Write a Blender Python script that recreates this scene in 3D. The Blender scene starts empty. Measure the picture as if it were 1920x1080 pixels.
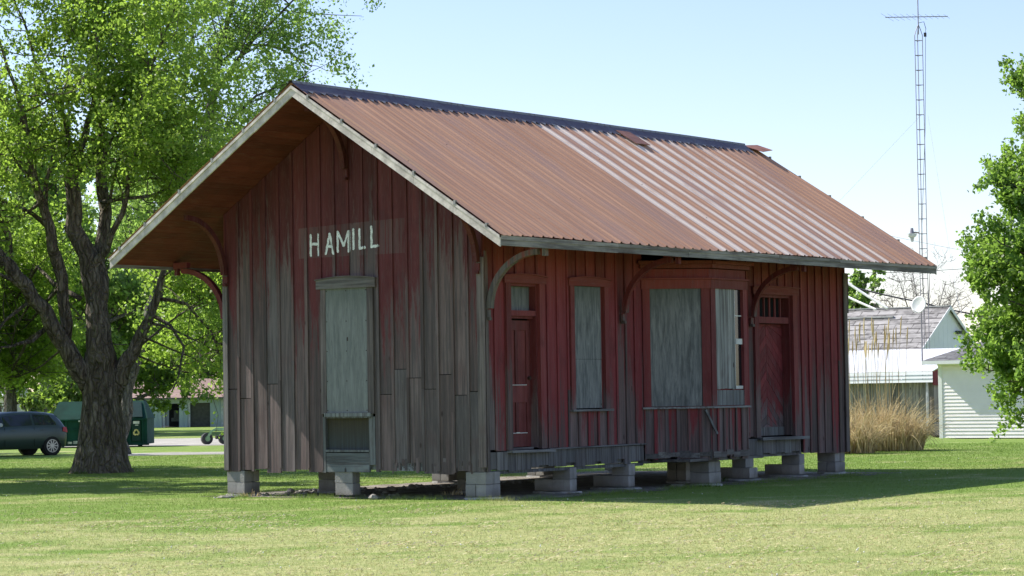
import bpy, math, random
import numpy as np
from mathutils import Vector, Matrix
random.seed(7); rng = np.random.default_rng(11)
SC = bpy.context.scene; COL = SC.collection
R = math.radians

# ---------------------------------------------------------------- camera
CAM = np.array([24.101, -32.913, 1.692]); YAW, PITCH, ROLL, FOC = 0.62052, 0.041682, -0.015665, 4759.25
_f = np.array([-math.sin(YAW)*math.cos(PITCH), math.cos(YAW)*math.cos(PITCH), math.sin(PITCH)])
_r0 = np.array([math.cos(YAW), math.sin(YAW), 0.0]); _u0 = np.cross(_r0, _f)
_c, _s = math.cos(ROLL), math.sin(ROLL)
_r = _r0*_c + _u0*_s; _u = _u0*_c - _r0*_s
cam = bpy.data.cameras.new('camera'); camo = bpy.data.objects.new('camera', cam); COL.objects.link(camo)
camo.matrix_world = Matrix(((_r[0], _u[0], -_f[0], CAM[0]), (_r[1], _u[1], -_f[1], CAM[1]), (_r[2], _u[2], -_f[2], CAM[2]), (0, 0, 0, 1)))
cam.sensor_width = 36; cam.lens = FOC*36/1920; cam.clip_end = 5000; cam.clip_start = .1
SC.camera = camo
SC.render.resolution_x = 1024; SC.render.resolution_y = 576

def at(x, y, D):
    """a world point D metres deep along the line of sight through photo pixel x, y"""
    return CAM + D*(_f + _r*(x-960)/FOC + _u*(540-y)/FOC)
def ground_at(x, y):
    d = _f + _r*(x-960)/FOC + _u*(540-y)/FOC
    return CAM - d*CAM[2]/d[2]

# ---------------------------------------------------------------- sky and sun
SUN_DIR = np.array([1.07, .24, -1.0]); SUN_DIR /= np.linalg.norm(SUN_DIR)
sun = bpy.data.lights.new('sun', 'SUN'); sun.energy = 5.0; sun.angle = R(.55); sun.color = (1, .95, .86)
suno = bpy.data.objects.new('sun', sun); COL.objects.link(suno)
suno.rotation_euler = Vector(SUN_DIR).to_track_quat('-Z', 'Y').to_euler()
world = bpy.data.worlds.new('World'); SC.world = world; world.use_nodes = True
wn = world.node_tree.nodes; wl = world.node_tree.links; bg = wn['Background']
sky = wn.new('ShaderNodeTexSky'); sky.sky_type = 'NISHITA'; sky.sun_disc = False
sky.sun_elevation = math.asin(-SUN_DIR[2]); sky.sun_rotation = math.atan2(-SUN_DIR[0], -SUN_DIR[1])
sky.altitude = 200; sky.air_density = 1.0; sky.dust_density = .2; sky.ozone_density = 2.5
tint = wn.new('ShaderNodeMix'); tint.data_type = 'RGBA'; tint.blend_type = 'MULTIPLY'; tint.inputs[0].default_value = 1
tint.inputs[7].default_value = (1.06, .952, 1.03, 1); wl.new(sky.outputs[0], tint.inputs[6]); wl.new(tint.outputs[2], bg.inputs[0]); bg.inputs[1].default_value = .122
SC.view_settings.view_transform = 'Standard'; SC.view_settings.look = 'None'
SC.view_settings.exposure = .68; SC.view_settings.gamma = 1
SC.cycles.max_bounces = 8; SC.cycles.diffuse_bounces = 4; SC.cycles.transparent_max_bounces = 8

# ---------------------------------------------------------------- node helpers
class NT:
    def __init__(s, name):
        s.m = bpy.data.materials.new(name); s.m.use_nodes = True; s.t = s.m.node_tree; s.t.nodes.clear()
        s.out = s.t.nodes.new('ShaderNodeOutputMaterial')
    def n(s, typ, props=None, **inp):
        nd = s.t.nodes.new('ShaderNode'+typ)
        for k, v in (props or {}).items(): setattr(nd, k, v)
        for k, v in inp.items():
            key = int(k[1:]) if k[0] == 'i' and k[1:].isdigit() else k.replace('_', ' ')
            s.set(nd.inputs[key], v)
        return nd
    def set(s, sock, v):
        if isinstance(v, bpy.types.NodeSocket): s.t.links.new(v, sock)
        elif isinstance(v, bpy.types.Node): s.t.links.new(v.outputs[0], sock)
        elif isinstance(v, (tuple, list)) and len(v) == 3 and sock.type == 'RGBA': sock.default_value = (*v, 1)
        else: sock.default_value = v
    def math(s, op, a, b=0.0, c=0.0, clamp=False):
        return s.n('Math', dict(operation=op, use_clamp=clamp), i0=a, i1=b, i2=c).outputs[0]
    def pos(s): return s.n('TexCoord').outputs['Object']
    def xyz(s, v): 
        q = s.n('SeparateXYZ', None, i0=v); return q.outputs
    def scale(s, v, sc, off=(0, 0, 0)):
        return s.n('Mapping', None, Vector=v, Scale=sc, Location=off).outputs[0]
    def noise(s, v, sc=1.0, det=4.0, rough=.55, dist=0.0):
        return s.n('TexNoise', None, Vector=v, Scale=sc, Detail=det, Roughness=rough, Distortion=dist).outputs['Fac']
    def ramp(s, f, a, b, lo=0.0, hi=1.0):
        return s.n('MapRange', dict(clamp=True, interpolation_type='SMOOTHSTEP'), Value=f, From_Min=a, From_Max=b, To_Min=lo, To_Max=hi).outputs[0]
    def mix(s, f, a, b, mode='MIX'):
        nd = s.t.nodes.new('ShaderNodeMix'); nd.data_type = 'RGBA'; nd.blend_type = mode
        s.set(nd.inputs[0], f); s.set(nd.inputs[6], a); s.set(nd.inputs[7], b); return nd.outputs[2]
    def attr(s, name): return s.n('Attribute', dict(attribute_name=name)).outputs['Fac']
    def bump(s, h, strength=.3, dist=.02):
        return s.n('Bump', None, Strength=strength, Distance=dist, Height=h).outputs[0]
    def pbr(s, col, rough=.8, metal=0.0, normal=None, spec=.3):
        b = s.n('BsdfPrincipled', None, Base_Color=col, Roughness=rough, Metallic=metal)
        b.inputs['Specular IOR Level'].default_value = spec
        if normal is not None: s.set(b.inputs['Normal'], normal)
        s.t.links.new(b.outputs[0], s.out.inputs[0]); return b
MATS = {}
def simple(name, col, rough=.7, metal=0.0, var=.25, sc=6.0, bump=.15, spec=.3, stretch=(1, 1, 1)):
    if name in MATS: return MATS[name]
    t = NT(name); p = t.scale(t.pos(), stretch)
    f = t.noise(p, sc, 6); g = t.noise(p, sc*5.3, 3)
    k = t.math('ADD', t.ramp(f, .3, .7, 1-var, 1+var*.6), t.math('MULTIPLY', t.math('SUBTRACT', g, .5), var))
    c = t.n('VectorMath', dict(operation='SCALE'), i0=tuple(col), Scale=k).outputs[0]
    t.pbr(c, rough, metal, t.bump(g, bump, .01) if bump else None, spec)
    MATS[name] = t.m; return t.m

def board_mat(name, z0, z1, soft=.7, paint=(.105, .014, .017), wood=((.108, .074, .072), (.178, .132, .127), (.124, .112, .115)), patch=None, horiz=False, axis=0, orange=0.0, amt=1.0):
    """weathered boards: paint survives above z0..z1 (with streaks), bare grey wood below"""
    t = NT(name); P = t.pos(); X = t.xyz(P); r = t.attr('rnd')
    st = (14, 14, .55) if not horiz else ((14, .55, 14) if axis == 1 else (.55, 14, 14))
    off = t.n('CombineXYZ', None, i0=t.math('MULTIPLY', r, 31.0), i1=t.math('MULTIPLY', r, 17.0), i2=t.math('MULTIPLY', r, 9.0)).outputs[0]
    Q = t.n('VectorMath', dict(operation='ADD'), i0=P, i1=off).outputs[0]
    grain = t.noise(t.scale(Q, st), 1.6, 8, .65)
    grain2 = t.noise(t.scale(Q, st), 6.5, 4, .7)
    streak = t.noise(t.scale(Q, (5, 5, .35) if not horiz else (1.2, 1.2, 1.2)), 1.3, 5, .6)
    blot = t.noise(Q, 1.7, 5, .6)
    w = t.mix(t.ramp(streak, .32, .66), wood[0], wood[1])
    w = t.mix(t.ramp(t.math('FRACT', t.math('MULTIPLY', r, 7.31)), .45, 1, 0, .85), w, wood[2])
    w = t.mix(t.ramp(blot, .5, .72, 0, .45), w, (.105, .060, .058))
    w = t.mix(t.ramp(grain, .6, .36, 0, .75), w, (.045, .038, .038))
    w = t.mix(t.ramp(grain2, .56, .76, 0, .45), w, (.245, .20, .19))
    # knots / dark stains
    vor = t.n('TexVoronoi', dict(feature='F1'), Vector=t.scale(Q, (3.2, 3.2, 1.5)), Scale=1.0).outputs['Distance']
    w = t.mix(t.ramp(vor, .10, .04, 0, .8), w, (.03, .016, .014))
    br = t.ramp(t.math('FRACT', t.math('MULTIPLY', r, 3.77)), 0, 1, .74, 1.2)
    w = t.n('VectorMath', dict(operation='SCALE'), i0=w, Scale=br).outputs[0]
    h = t.math('ADD', X[2], t.math('MULTIPLY', t.math('SUBTRACT', r, .5), soft))
    h = t.math('ADD', h, t.math('MULTIPLY', t.math('SUBTRACT', streak, .5), 2.6*soft))
    h = t.math('ADD', h, t.math('MULTIPLY', t.math('SUBTRACT', grain, .5), 1.2*soft))
    pm = t.ramp(h, z0, z1, 0, amt) if z0 < 40 else t.math('ADD', 0.0, -1.0)
    flake = t.noise(t.scale(Q, (16, 16, 3.2) if not horiz else (8, 8, 8)), 1.5, 8, .75)
    pm2 = t.ramp(t.math('ADD', pm, t.math('MULTIPLY', t.math('SUBTRACT', flake, .5), 1.0)), .26, .74)
    pm2 = t.math('MULTIPLY', pm2, t.ramp(grain2, .74, .5, .35, 1)); pm2 = t.math('MULTIPLY', pm2, amt)
    if patch:
        a, b, c, d = patch      # bare grey patch x range, z range
        m = t.math('MULTIPLY', t.math('MULTIPLY', t.math('GREATER_THAN', X[0], a), t.math('LESS_THAN', X[0], b)),
                   t.math('MULTIPLY', t.math('GREATER_THAN', X[2], c), t.math('LESS_THAN', X[2], t.math('ADD', d, t.math('MULTIPLY', t.math('SUBTRACT', X[0], a), .03)))))
        pm2 = t.math('MULTIPLY', pm2, t.math('SUBTRACT', 1, t.math('MULTIPLY', m, t.ramp(grain, .62, .46, .1, .8))))
    pc = t.mix(t.ramp(streak, .3, .7, 0, .7), paint, tuple(min(1, q*1.55+.004) for q in paint))
    pc = t.mix(t.ramp(blot, .52, .72, 0, .4), pc, tuple(q*.45 for q in paint))
    if orange: pc = t.mix(t.ramp(X[2], 3.0, 4.0, 0, orange), pc, (.20, .042, .016))
    pc = t.n('VectorMath', dict(operation='SCALE'), i0=pc, Scale=t.ramp(r, 0, 1, .78, 1.2)).outputs[0]
    w = t.mix(t.math('MULTIPLY', pm, .35, clamp=True), w, tuple(min(1, q*1.6+.03) for q in paint))
    c = t.mix(pm2, w, pc)
    hh = t.math('ADD', t.math('MULTIPLY', grain, .7), t.math('MULTIPLY', grain2, .4))
    t.pbr(c, t.ramp(grain, .3, .7, .62, .85), 0, t.bump(hh, .55, .012), .3)
    return t.m

# ---------------------------------------------------------------- mesh helpers
class MB:
    def __init__(s): s.v = []; s.f = []; s.r = []; s.fm = []; s.mi = 0
    def quad(s, pts, r=.5):
        n = len(s.v); s.v += [tuple(p) for p in pts]; s.f.append(tuple(range(n, n+len(pts)))); s.r.append(r); s.fm.append(s.mi)
    def hexa(s, P, r=None):
        """eight corners: 0-3 bottom loop, 4-7 top loop"""
        if r is None: r = random.random()
        n = len(s.v); s.v += [tuple(p) for p in P]
        for q in ((3, 2, 1, 0), (4, 5, 6, 7), (0, 1, 5, 4), (1, 2, 6, 5), (2, 3, 7, 6), (3, 0, 4, 7)):
            s.f.append(tuple(n+i for i in q)); s.r.append(r); s.fm.append(s.mi)
    def box(s, a, b, r=None):
        (x0, y0, z0), (x1, y1, z1) = a, b
        s.hexa([(x0, y0, z0), (x1, y0, z0), (x1, y1, z0), (x0, y1, z0), (x0, y0, z1), (x1, y0, z1), (x1, y1, z1), (x0, y1, z1)], r)
    def obox(s, c, ax, ay, az, r=None):
        """box from centre and three half-axis vectors"""
        c, ax, ay, az = map(np.array, (c, ax, ay, az))
        s.hexa([c-ax-ay-az, c+ax-ay-az, c+ax+ay-az, c-ax+ay-az, c-ax-ay+az, c+ax-ay+az, c+ax+ay+az, c-ax+ay+az], r)
    def beam(s, p, q, w, h, up=(0, 0, 1), r=None):
        p = np.array(p, float); q = np.array(q, float); d = q-p; L = np.linalg.norm(d); d /= L
        sd = np.cross(d, up); sd /= np.linalg.norm(sd); u = np.cross(sd, d)
        s.obox((p+q)/2, d*L/2, sd*w/2, u*h/2, r)
    def tube(s, pts, rad, k=6, r=.5, cap=True):
        pts = np.array(pts, float); n0 = len(s.v); m = len(pts)
        if np.isscalar(rad): rad = [rad]*m
        ref = np.array((0.3, .2, 1.0)) if abs(pts[-1][2]-pts[0][2]) < .8*np.linalg.norm(pts[-1]-pts[0]) else np.array((1.0, .3, 0))
        for i in range(m):
            d = pts[min(i+1, m-1)]-pts[max(i-1, 0)]; d = d/(np.linalg.norm(d)+1e-9)
            a = np.cross(d, ref); a /= np.linalg.norm(a)+1e-9; b = np.cross(d, a)
            for j in range(k):
                t = 2*math.pi*j/k; s.v.append(tuple(pts[i]+rad[i]*(a*math.cos(t)+b*math.sin(t))))
        for i in range(m-1):
            for j in range(k):
                a0 = n0+i*k+j; a1 = n0+i*k+(j+1) % k
                s.f.append((a0, a1, a1+k, a0+k)); s.r.append(r); s.fm.append(s.mi)
        if cap:
            s.f.append(tuple(n0+j for j in range(k))[::-1]); s.r.append(r); s.fm.append(s.mi)
            s.f.append(tuple(n0+(m-1)*k+j for j in range(k))); s.r.append(r); s.fm.append(s.mi)
    def disc(s, c, n, rad, thick, k=24, r=.5):
        c = np.array(c, float); n = np.array(n, float)/np.linalg.norm(n)
        s.tube([c-n*thick/2, c+n*thick/2], rad, k, r)
    def build(s, name, mat, parent=None, smooth=False):
        me = bpy.data.meshes.new(name); me.from_pydata(s.v, [], s.f)
        for m in (mat if isinstance(mat, (list, tuple)) else [mat]): me.materials.append(m)
        a = me.attributes.new('rnd', 'FLOAT', 'FACE'); a.data.foreach_set('value', s.r)
        if isinstance(mat, (list, tuple)): me.polygons.foreach_set('material_index', s.fm)
        if smooth: me.polygons.foreach_set('use_smooth', [True]*len(me.polygons))
        me.update(); o = bpy.data.objects.new(name, me); COL.objects.link(o); o.parent = parent
        return o
def np_mesh(name, V, F, mat, parent=None, rnd=None, k=4):
    me = bpy.data.meshes.new(name); me.vertices.add(len(V)); me.vertices.foreach_set('co', V.astype(np.float32).ravel())
    me.loops.add(len(F)*k); me.loops.foreach_set('vertex_index', F.astype(np.int32).ravel())
    me.polygons.add(len(F)); me.polygons.foreach_set('loop_start', np.arange(len(F), dtype=np.int32)*k)
    me.materials.append(mat)
    if rnd is not None:
        a = me.attributes.new('rnd', 'FLOAT', 'FACE'); a.data.foreach_set('value', rnd.astype(np.float32))
    me.update(calc_edges=True); me.validate()
    o = bpy.data.objects.new(name, me); COL.objects.link(o); o.parent = parent; return o
def tag(o, label=None, cat=None, group=None, kind=None):
    if label: o['label'] = label
    if cat: o['category'] = cat
    if group: o['group'] = group
    if kind: o['kind'] = kind
    return o
def empty(name, loc, label, cat, group=None):
    o = bpy.data.objects.new(name, None); COL.objects.link(o); o.location = loc; o.empty_display_size = .3
    return tag(o, label, cat, group)
def rel(o, parent):
    """parent a world-space mesh under an Empty without moving it"""
    o.parent = parent; o.matrix_parent_inverse = Matrix.Translation(-Vector(parent.location)); return o

# ---------------------------------------------------------------- ground
def lawn_color(t, blades=False):
    P = t.pos() if not blades else t.n('NewGeometry').outputs['Position']
    X = t.xyz(P)
    P0_ = P; P = t.n('VectorRotate', dict(rotation_type='Z_AXIS'), Vector=P, Angle=-YAW).outputs[0]
    big = t.noise(t.scale(P, (.6, 1.1, 1)), .17, 5, .6); mid = t.noise(t.scale(P, (.7, 1.2, 1)), .9, 5, .65); fine = t.noise(P, 6, 4, .7); P = P0_
    # mowing passes
    d = t.math('ADD', t.math('MULTIPLY', X[0], .995), t.math('MULTIPLY', X[1], -.066))
    d = t.math('ADD', d, t.math('MULTIPLY', big, 1.6))
    stripe = t.math('SINE', t.math('MULTIPLY', d, 3.7))
    f = t.math('ADD', big, t.math('MULTIPLY', t.math('SUBTRACT', mid, .5), .75))
    f = t.math('ADD', f, t.math('MULTIPLY', stripe, .05))
    near = t.ramp(t.math('SUBTRACT', X[0], t.math('MULTIPLY', X[1], .75)), 1.5, 9.5, -.10, .17)   # drier where the lawn is open
    f = t.math('ADD', f, near)
    col = t.mix(t.ramp(f, .40, .66), (.20, .30, .062), (.47, .46, .205))
    col = t.mix(t.ramp(fine, .35, .7, .55, 0), col, (.20, .28, .075))
    col = t.mix(t.ramp(mid, .56, .72, 0, .55), col, (.52, .475, .28))
    return col, fine, mid, P
t = NT('mown_lawn'); c, fine, mid, P = lawn_color(t)
t.pbr(c, .95, 0, t.bump(t.math('ADD', t.noise(P, 24, 4, .7), t.math('MULTIPLY', fine, 1.5)), .8, .04), .1); LAWN = t.m
t = NT('grass_blade'); c, fine, mid, P = lawn_color(t, True)
br = t.ramp(t.attr('rnd'), 0, 1, .84, 1.2); c = t.n('VectorMath', dict(operation='SCALE'), i0=c, Scale=br).outputs[0]
dn = t.n('BsdfDiffuse', None, Color=c); tr = t.n('BsdfTranslucent', None, Color=c)
ms = t.n('MixShader', None, i0=.42, i1=dn, i2=tr); t.t.links.new(ms.outputs[0], t.out.inputs[0]); BLADE = t.m

def sm(v, a, b):
    t_ = np.clip((v-a)/(b-a), 0, 1); return t_*t_*(3-2*t_)
def gz(x, y): return .09*np.clip((y-3)/9, -.45, 1)*sm(x, 1.2, 4.5)
S = 900; xs = np.concatenate([[-S, -200, -60, -20], np.arange(-8, 40.1, .8), [60, 200, S]]); ys_ = np.concatenate([[-S, -200, -60], np.arange(-32, 60.1, .8), [100, 300, S*1.5]])
GX, GY = np.meshgrid(xs, ys_); GV = np.stack([GX.ravel(), GY.ravel(), gz(GX, GY).ravel()], 1); nx_ = len(xs)
GF_ = np.array([(j*nx_+i, j*nx_+i+1, (j+1)*nx_+i+1, (j+1)*nx_+i) for j in range(len(ys_)-1) for i in range(nx_-1)])
gro = np_mesh('ground', GV, GF_, LAWN); gro.data.polygons.foreach_set('use_smooth', [True]*len(GF_)); tag(gro, kind='structure')
def sheet(name, poly, z, mat):
    m = MB(); m.quad([(p[0], p[1], z) for p in poly]); return tag(m.build(name, mat), kind='structure')
# dirt under the depot
t = NT('bare_dirt'); P = t.pos(); a = t.noise(P, 2.5, 6); b = t.noise(P, 14, 5, .7)
c = t.mix(t.ramp(a, .35, .65), (.21, .18, .145), (.34, .31, .27)); c = t.mix(t.ramp(b, .55, .7, 0, .6), c, (.12, .105, .08))
t.pbr(c, .95, 0, t.bump(b, .9, .05), .1); DIRT = t.m
poly = []
for (xa, ya, xb, yb, n) in ((-5.9, -.25, .75, -.12, 40), (.75, -.12, .9, 12.9, 60), (.9, 12.9, -6.3, 12.9, 30), (-6.3, 12.9, -5.9, -.25, 60)):
    for i in range(n):
        u = i/n; poly.append((xa+(xb-xa)*u+random.uniform(-.14, .14), ya+(yb-ya)*u+random.uniform(-.10, .12)))
sheet('dirt_patch', poly, .006, DIRT)
t = NT('pale_gravel'); P = t.pos(); a = t.noise(P, .7, 5); b = t.noise(P, 22, 3, .8)
c = t.mix(t.ramp(a, .35, .65), (.36, .34, .30), (.48, .46, .41)); c = t.mix(t.ramp(b, .5, .7, 0, .5), c, (.28, .26, .22))
t.pbr(c, .95, 0, t.bump(b, .6, .03), .1); GRAVEL = t.m
def strip(name, y_near, y_far, xa, xb):
    g = [ground_at(x, y) for x, y in ((xa, y_near+(960-xa)*.0157), (xb, y_near+(960-xb)*.0157), (xb, y_far+(960-xb)*.0157), (xa, y_far+(960-xa)*.0157))]
    pts = []
    for p, q in zip(g, g[1:]+g[:1]):
        for i in range(24): pts.append(p+(q-p)*i/24+rng.uniform(-.25, .25, 3)*np.array([1, 1, 0]))
    sheet(name, pts, .008, GRAVEL)
strip('gravel_lane', 843.5, 838.8, 215, 700)
strip('gravel_road', 826.5, 812.5, -500, 760)

def grass_blades():
    N = 430000
    # inside a fan a little wider than the view, denser near the camera
    D = 21 + (76-21)*rng.random(N)**1.35
    lat = (rng.random(N)*2-1)*(.215*D+1.2)
    fh = np.array([-math.sin(YAW), math.cos(YAW)]); rh = np.array([math.cos(YAW), math.sin(YAW)])
    XY = CAM[:2] + D[:, None]*fh + lat[:, None]*rh
    inh = (XY[:, 0] > -5.9) & (XY[:, 0] < .55) & (XY[:, 1] > -.15) & (XY[:, 1] < 12.7) & (rng.random(N) > .03)
    XY = XY[~inh]; D = D[~inh]; n = len(D)
    h = (.010+.024*rng.random(n)**1.5)*(1+.35*(D-25)/50); w = (.003+.0025*rng.random(n))*(D/24)**1.1
    clump = rng.random(n) < .01; h = np.where(clump, h*1.8, h)
    m_ = 9000; u_ = rng.random(m_); k_ = rng.random(m_) < .38
    fx = np.where(k_, -5.9+6.6*u_, .72+rng.normal(0, .10, m_)); fy = np.where(k_, -.22+rng.normal(0, .09, m_), -.1+13*u_)
    keep = np.sin(fx*3.1+fy*2.3)+np.sin(fx*7.3-fy*5.1)*.7+rng.normal(0, .5, m_) > -.1; fx, fy = fx[keep], fy[keep]; m_ = len(fx)
    XY = np.concatenate([XY, np.stack([fx, fy], 1)]); h = np.concatenate([h, .04+.07*rng.random(m_)**1.5]); w = np.concatenate([w, .004+.004*rng.random(m_)]); n = len(h)
    a = rng.random(n)*2*math.pi; tw = rng.normal(0, .55, (n, 2))*h[:, None]
    dx = np.stack([np.cos(a), np.sin(a)], 1)*w[:, None]/2
    V = np.zeros((n, 3, 3)); V[:, 0, :2] = XY-dx; V[:, 1, :2] = XY+dx; V[:, 2, :2] = XY+tw; zz = gz(XY[:, 0], XY[:, 1]); V[:, 2, 2] = h+zz
    V[:, :2, 2] = zz[:, None]
    o = np_mesh('grass', V.reshape(-1, 3), np.arange(n*3).reshape(-1, 3), BLADE, None, rng.random(n), 3)
    tag(o, 'short mown lawn grass, partly dry, in front of the red depot', 'grass', kind='stuff')
grass_blades()
def thatch():
    n = 9000; D = 22+18*rng.random(n)**1.2; lat = (rng.random(n)*2-1)*(.205*D+.6)
    XY = CAM[:2]+D[:, None]*np.array([-math.sin(YAW), math.cos(YAW)])+lat[:, None]*np.array([math.cos(YAW), math.sin(YAW)])
    cl = rng.random((260, 2)); cD = 22.5+16*cl[:, 0]; cl_ = (cl[:, 1]*2-1)*.2*cD; C = CAM[:2]+cD[:, None]*np.array([-math.sin(YAW), math.cos(YAW)])+cl_[:, None]*np.array([math.cos(YAW), math.sin(YAW)])
    k = rng.integers(0, 260, n); XY = np.where((rng.random(n) < .75)[:, None], C[k]+rng.normal(0, .28, (n, 2)), XY)
    ok = ~((XY[:, 0] > -5.9) & (XY[:, 0] < .8) & (XY[:, 1] > -.3)); XY = XY[ok]; n = len(XY)
    a = rng.random(n)*6.283; d = np.stack([np.cos(a), np.sin(a)], 1); l = .02+.04*rng.random((n, 1)); w = .0025
    z0 = gz(XY[:, 0], XY[:, 1])+.012+.018*rng.random(n); V = np.zeros((n, 4, 3)); pd = np.stack([-d[:, 1], d[:, 0]], 1)*w
    V[:, 0, :2] = XY-d*l/2-pd; V[:, 1, :2] = XY+d*l/2-pd; V[:, 2, :2] = XY+d*l/2+pd; V[:, 3, :2] = XY-d*l/2+pd
    V[:, :, 2] = z0[:, None]; V[:, 1, 2] += .012; V[:, 2, 2] += .016; V[:, 3, 2] += .004
    o = np_mesh('grass_clippings', V.reshape(-1, 3), np.arange(n*4).reshape(-1, 4), CLIP, None, rng.random(n)); tag(o, 'dry tan grass clippings scattered over the foreground lawn', 'grass clippings', kind='stuff')
t = NT('clippings'); r = t.attr('rnd'); c = t.mix(r, (.40, .31, .17), (.66, .57, .38)); d = t.n('BsdfDiffuse', None, Color=c); t.t.links.new(d.outputs[0], t.out.inputs[0]); CLIP = t.m
thatch()
def clover():
    V, F = [], []
    for i in range(110):
        D = random.uniform(23, 60); q = CAM[:2]+D*np.array([-math.sin(YAW), math.cos(YAW)])+random.uniform(-.2, .2)*D*np.array([math.cos(YAW), math.sin(YAW)])
        if -6 < q[0] < .8 and -.3 < q[1] < 12.8: continue
        z = float(gz(q[0], q[1]))+random.uniform(.03, .06); r_ = random.uniform(.007, .014); n0 = len(V)
        V += [(q[0]-r_, q[1], z), (q[0], q[1]-r_, z), (q[0]+r_, q[1], z), (q[0], q[1]+r_, z), (q[0], q[1], z+r_), (q[0], q[1], z-r_)]
        for f in ((0, 1, 4), (1, 2, 4), (2, 3, 4), (3, 0, 4), (1, 0, 5), (2, 1, 5), (3, 2, 5), (0, 3, 5)): F.append(tuple(n0+k for k in f))
    o = np_mesh('clover_flowers', np.array(V), np.array(F), simple('clover_white', (.75, .76, .68), .8, 0, .1, 3, 0), None, None, 3)
    tag(o, 'tiny white clover heads dotted over the mown lawn', 'flowers', kind='stuff')
clover()

# ---------------------------------------------------------------- the depot
W, L, OG, OG2, OE = 5.544, 12.233, 1.412, 1.367, 1.373
ZE, ZT, ZR = 3.975, 4.15, 6.80          # fascia bottom, top edge of roof at the eave, ridge
XR = -W/2; RUN = OE+W/2; SL = (ZR-ZT)/RUN
def roof_z(x): return ZR - abs(x-XR)*SL
depot = empty('train_depot', (0, 0, 0), 'long weathered red board and batten depot with rusty gable roof, raised on concrete blocks', 'train depot')

class Wall:
    def __init__(s, o, u, n): s.o = np.array(o, float); s.u = np.array(u, float); s.n = np.array(n, float)
    def p(s, u, z, out): q = s.o+s.u*u+s.n*out; return (q[0], q[1], z)
    def box(s, mb, u0, u1, z0, z1, o0, o1, r=None, z1b=None, z0b=None):
        z1b = z1 if z1b is None else z1b; z0b = z0 if z0b is None else z0b
        mb.hexa([s.p(u0, z0, o0), s.p(u1, z0b, o0), s.p(u1, z0b, o1), s.p(u0, z0, o1), s.p(u0, z1, o0), s.p(u1, z1b, o0), s.p(u1, z1b, o1), s.p(u0, z1, o1)], r)
GW = Wall((-W, 0, 0), (1, 0, 0), (0, -1, 0))           # u = x + W
SW = Wall((0, 0, 0), (0, 1, 0), (1, 0, 0))             # u = y
LW = Wall((-W, L, 0), (0, -1, 0), (-1, 0, 0))
BW = Wall((0, L, 0), (-1, 0, 0), (0, 1, 0))
def pieces(u0, u1, opens):
    cuts = sorted({u0, u1} | {c for o in opens for c in o[:2] if u0+.004 < c < u1-.004})
    return list(zip(cuts[:-1], cuts[1:]))
def spans(ua, ub, z0, z1, opens):
    iv = [(z0, z1)]
    for (a, b, c, d) in opens:
        if ua >= a-.003 and ub <= b+.003:
            nv = []
            for (p, q) in iv:
                if d <= p or c >= q: nv.append((p, q))
                else:
                    if c > p: nv.append((p, c))
                    if d < q: nv.append((d, q))
            iv = nv
    return iv
def boarding(mb, wall, length, pitch, zbot, ztop, opens, splice=.35, jag=.05, phase=0, joints=(1.65, 2.2), rot=0.0):
    n = max(1, round(length/pitch)); pw = length/n
    for i in range(n):
        a, b = i*pw, (i+1)*pw; r = random.random(); zb = zbot(a)+random.uniform(-jag, jag)
        zj = random.uniform(*joints) if random.random() < splice else None
        oj = random.uniform(-.003, .004)
        for (ua, ub) in pieces(a, b, opens):
            for (z0, z1) in spans(ua, ub, zb, 99, opens):
                top = z1 > 90; za = ztop(ua) if top else z1; zc = ztop(ub) if top else z1
                if zj and z0 < zj-.1 and zj+.1 < min(za, zc):
                    rr = random.random()
                    wall.box(mb, ua+.002, ub-.002, z0, zj-.006, -.03, .002+oj+.004, rr)
                    wall.box(mb, ua+.002, ub-.002, zj+.005, za, -.03, oj, r, zc)
                else: wall.box(mb, ua+.002, ub-.002, z0, za, -.03, oj, r, zc)
    # rotten lower ends: slivers of different length
    if jag > .06:
        for i in range(int(length/.075)):
            a = i*.075+random.uniform(0, .02); w_ = random.uniform(.03, .07)
            if any(o[0]-.02 < a < o[1] and o[2] < .6 for o in opens): continue
            wall.box(mb, a, a+w_, zbot(a)-random.uniform(-.02, .07), zbot(a)+.12, .008, .011+random.uniform(0, .006), random.random())
    for i in range(n+1):
        c = i*pw; hw = .027+random.uniform(-.003, .004)
        a, b = max(0, c-hw), min(length, c+hw); zb = zbot(c)+random.uniform(-jag*.6, jag*1.6)
        for (z0, z1) in ([s_ for (ua, ub) in pieces(a, b, opens)[:1] for s_ in spans(ua, ub, zb, 99, opens)]):
            top = z1 > 90; za = ztop(a) if top else z1; zc = ztop(b) if top else z1
            rr = random.random(); zj = random.uniform(1.3, 2.4)
            if z0 < zj-.1 and zj+.1 < min(za, zc) and random.random() < .5:
                wall.box(mb, a, b, z0, zj-.004, .006, .024, rr)
                wall.box(mb, a+.002, b+.002, zj, za, .006, .022, random.random(), zc)
            else: wall.box(mb, a, b, z0, za, .006, .023, rr, zc)

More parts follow.
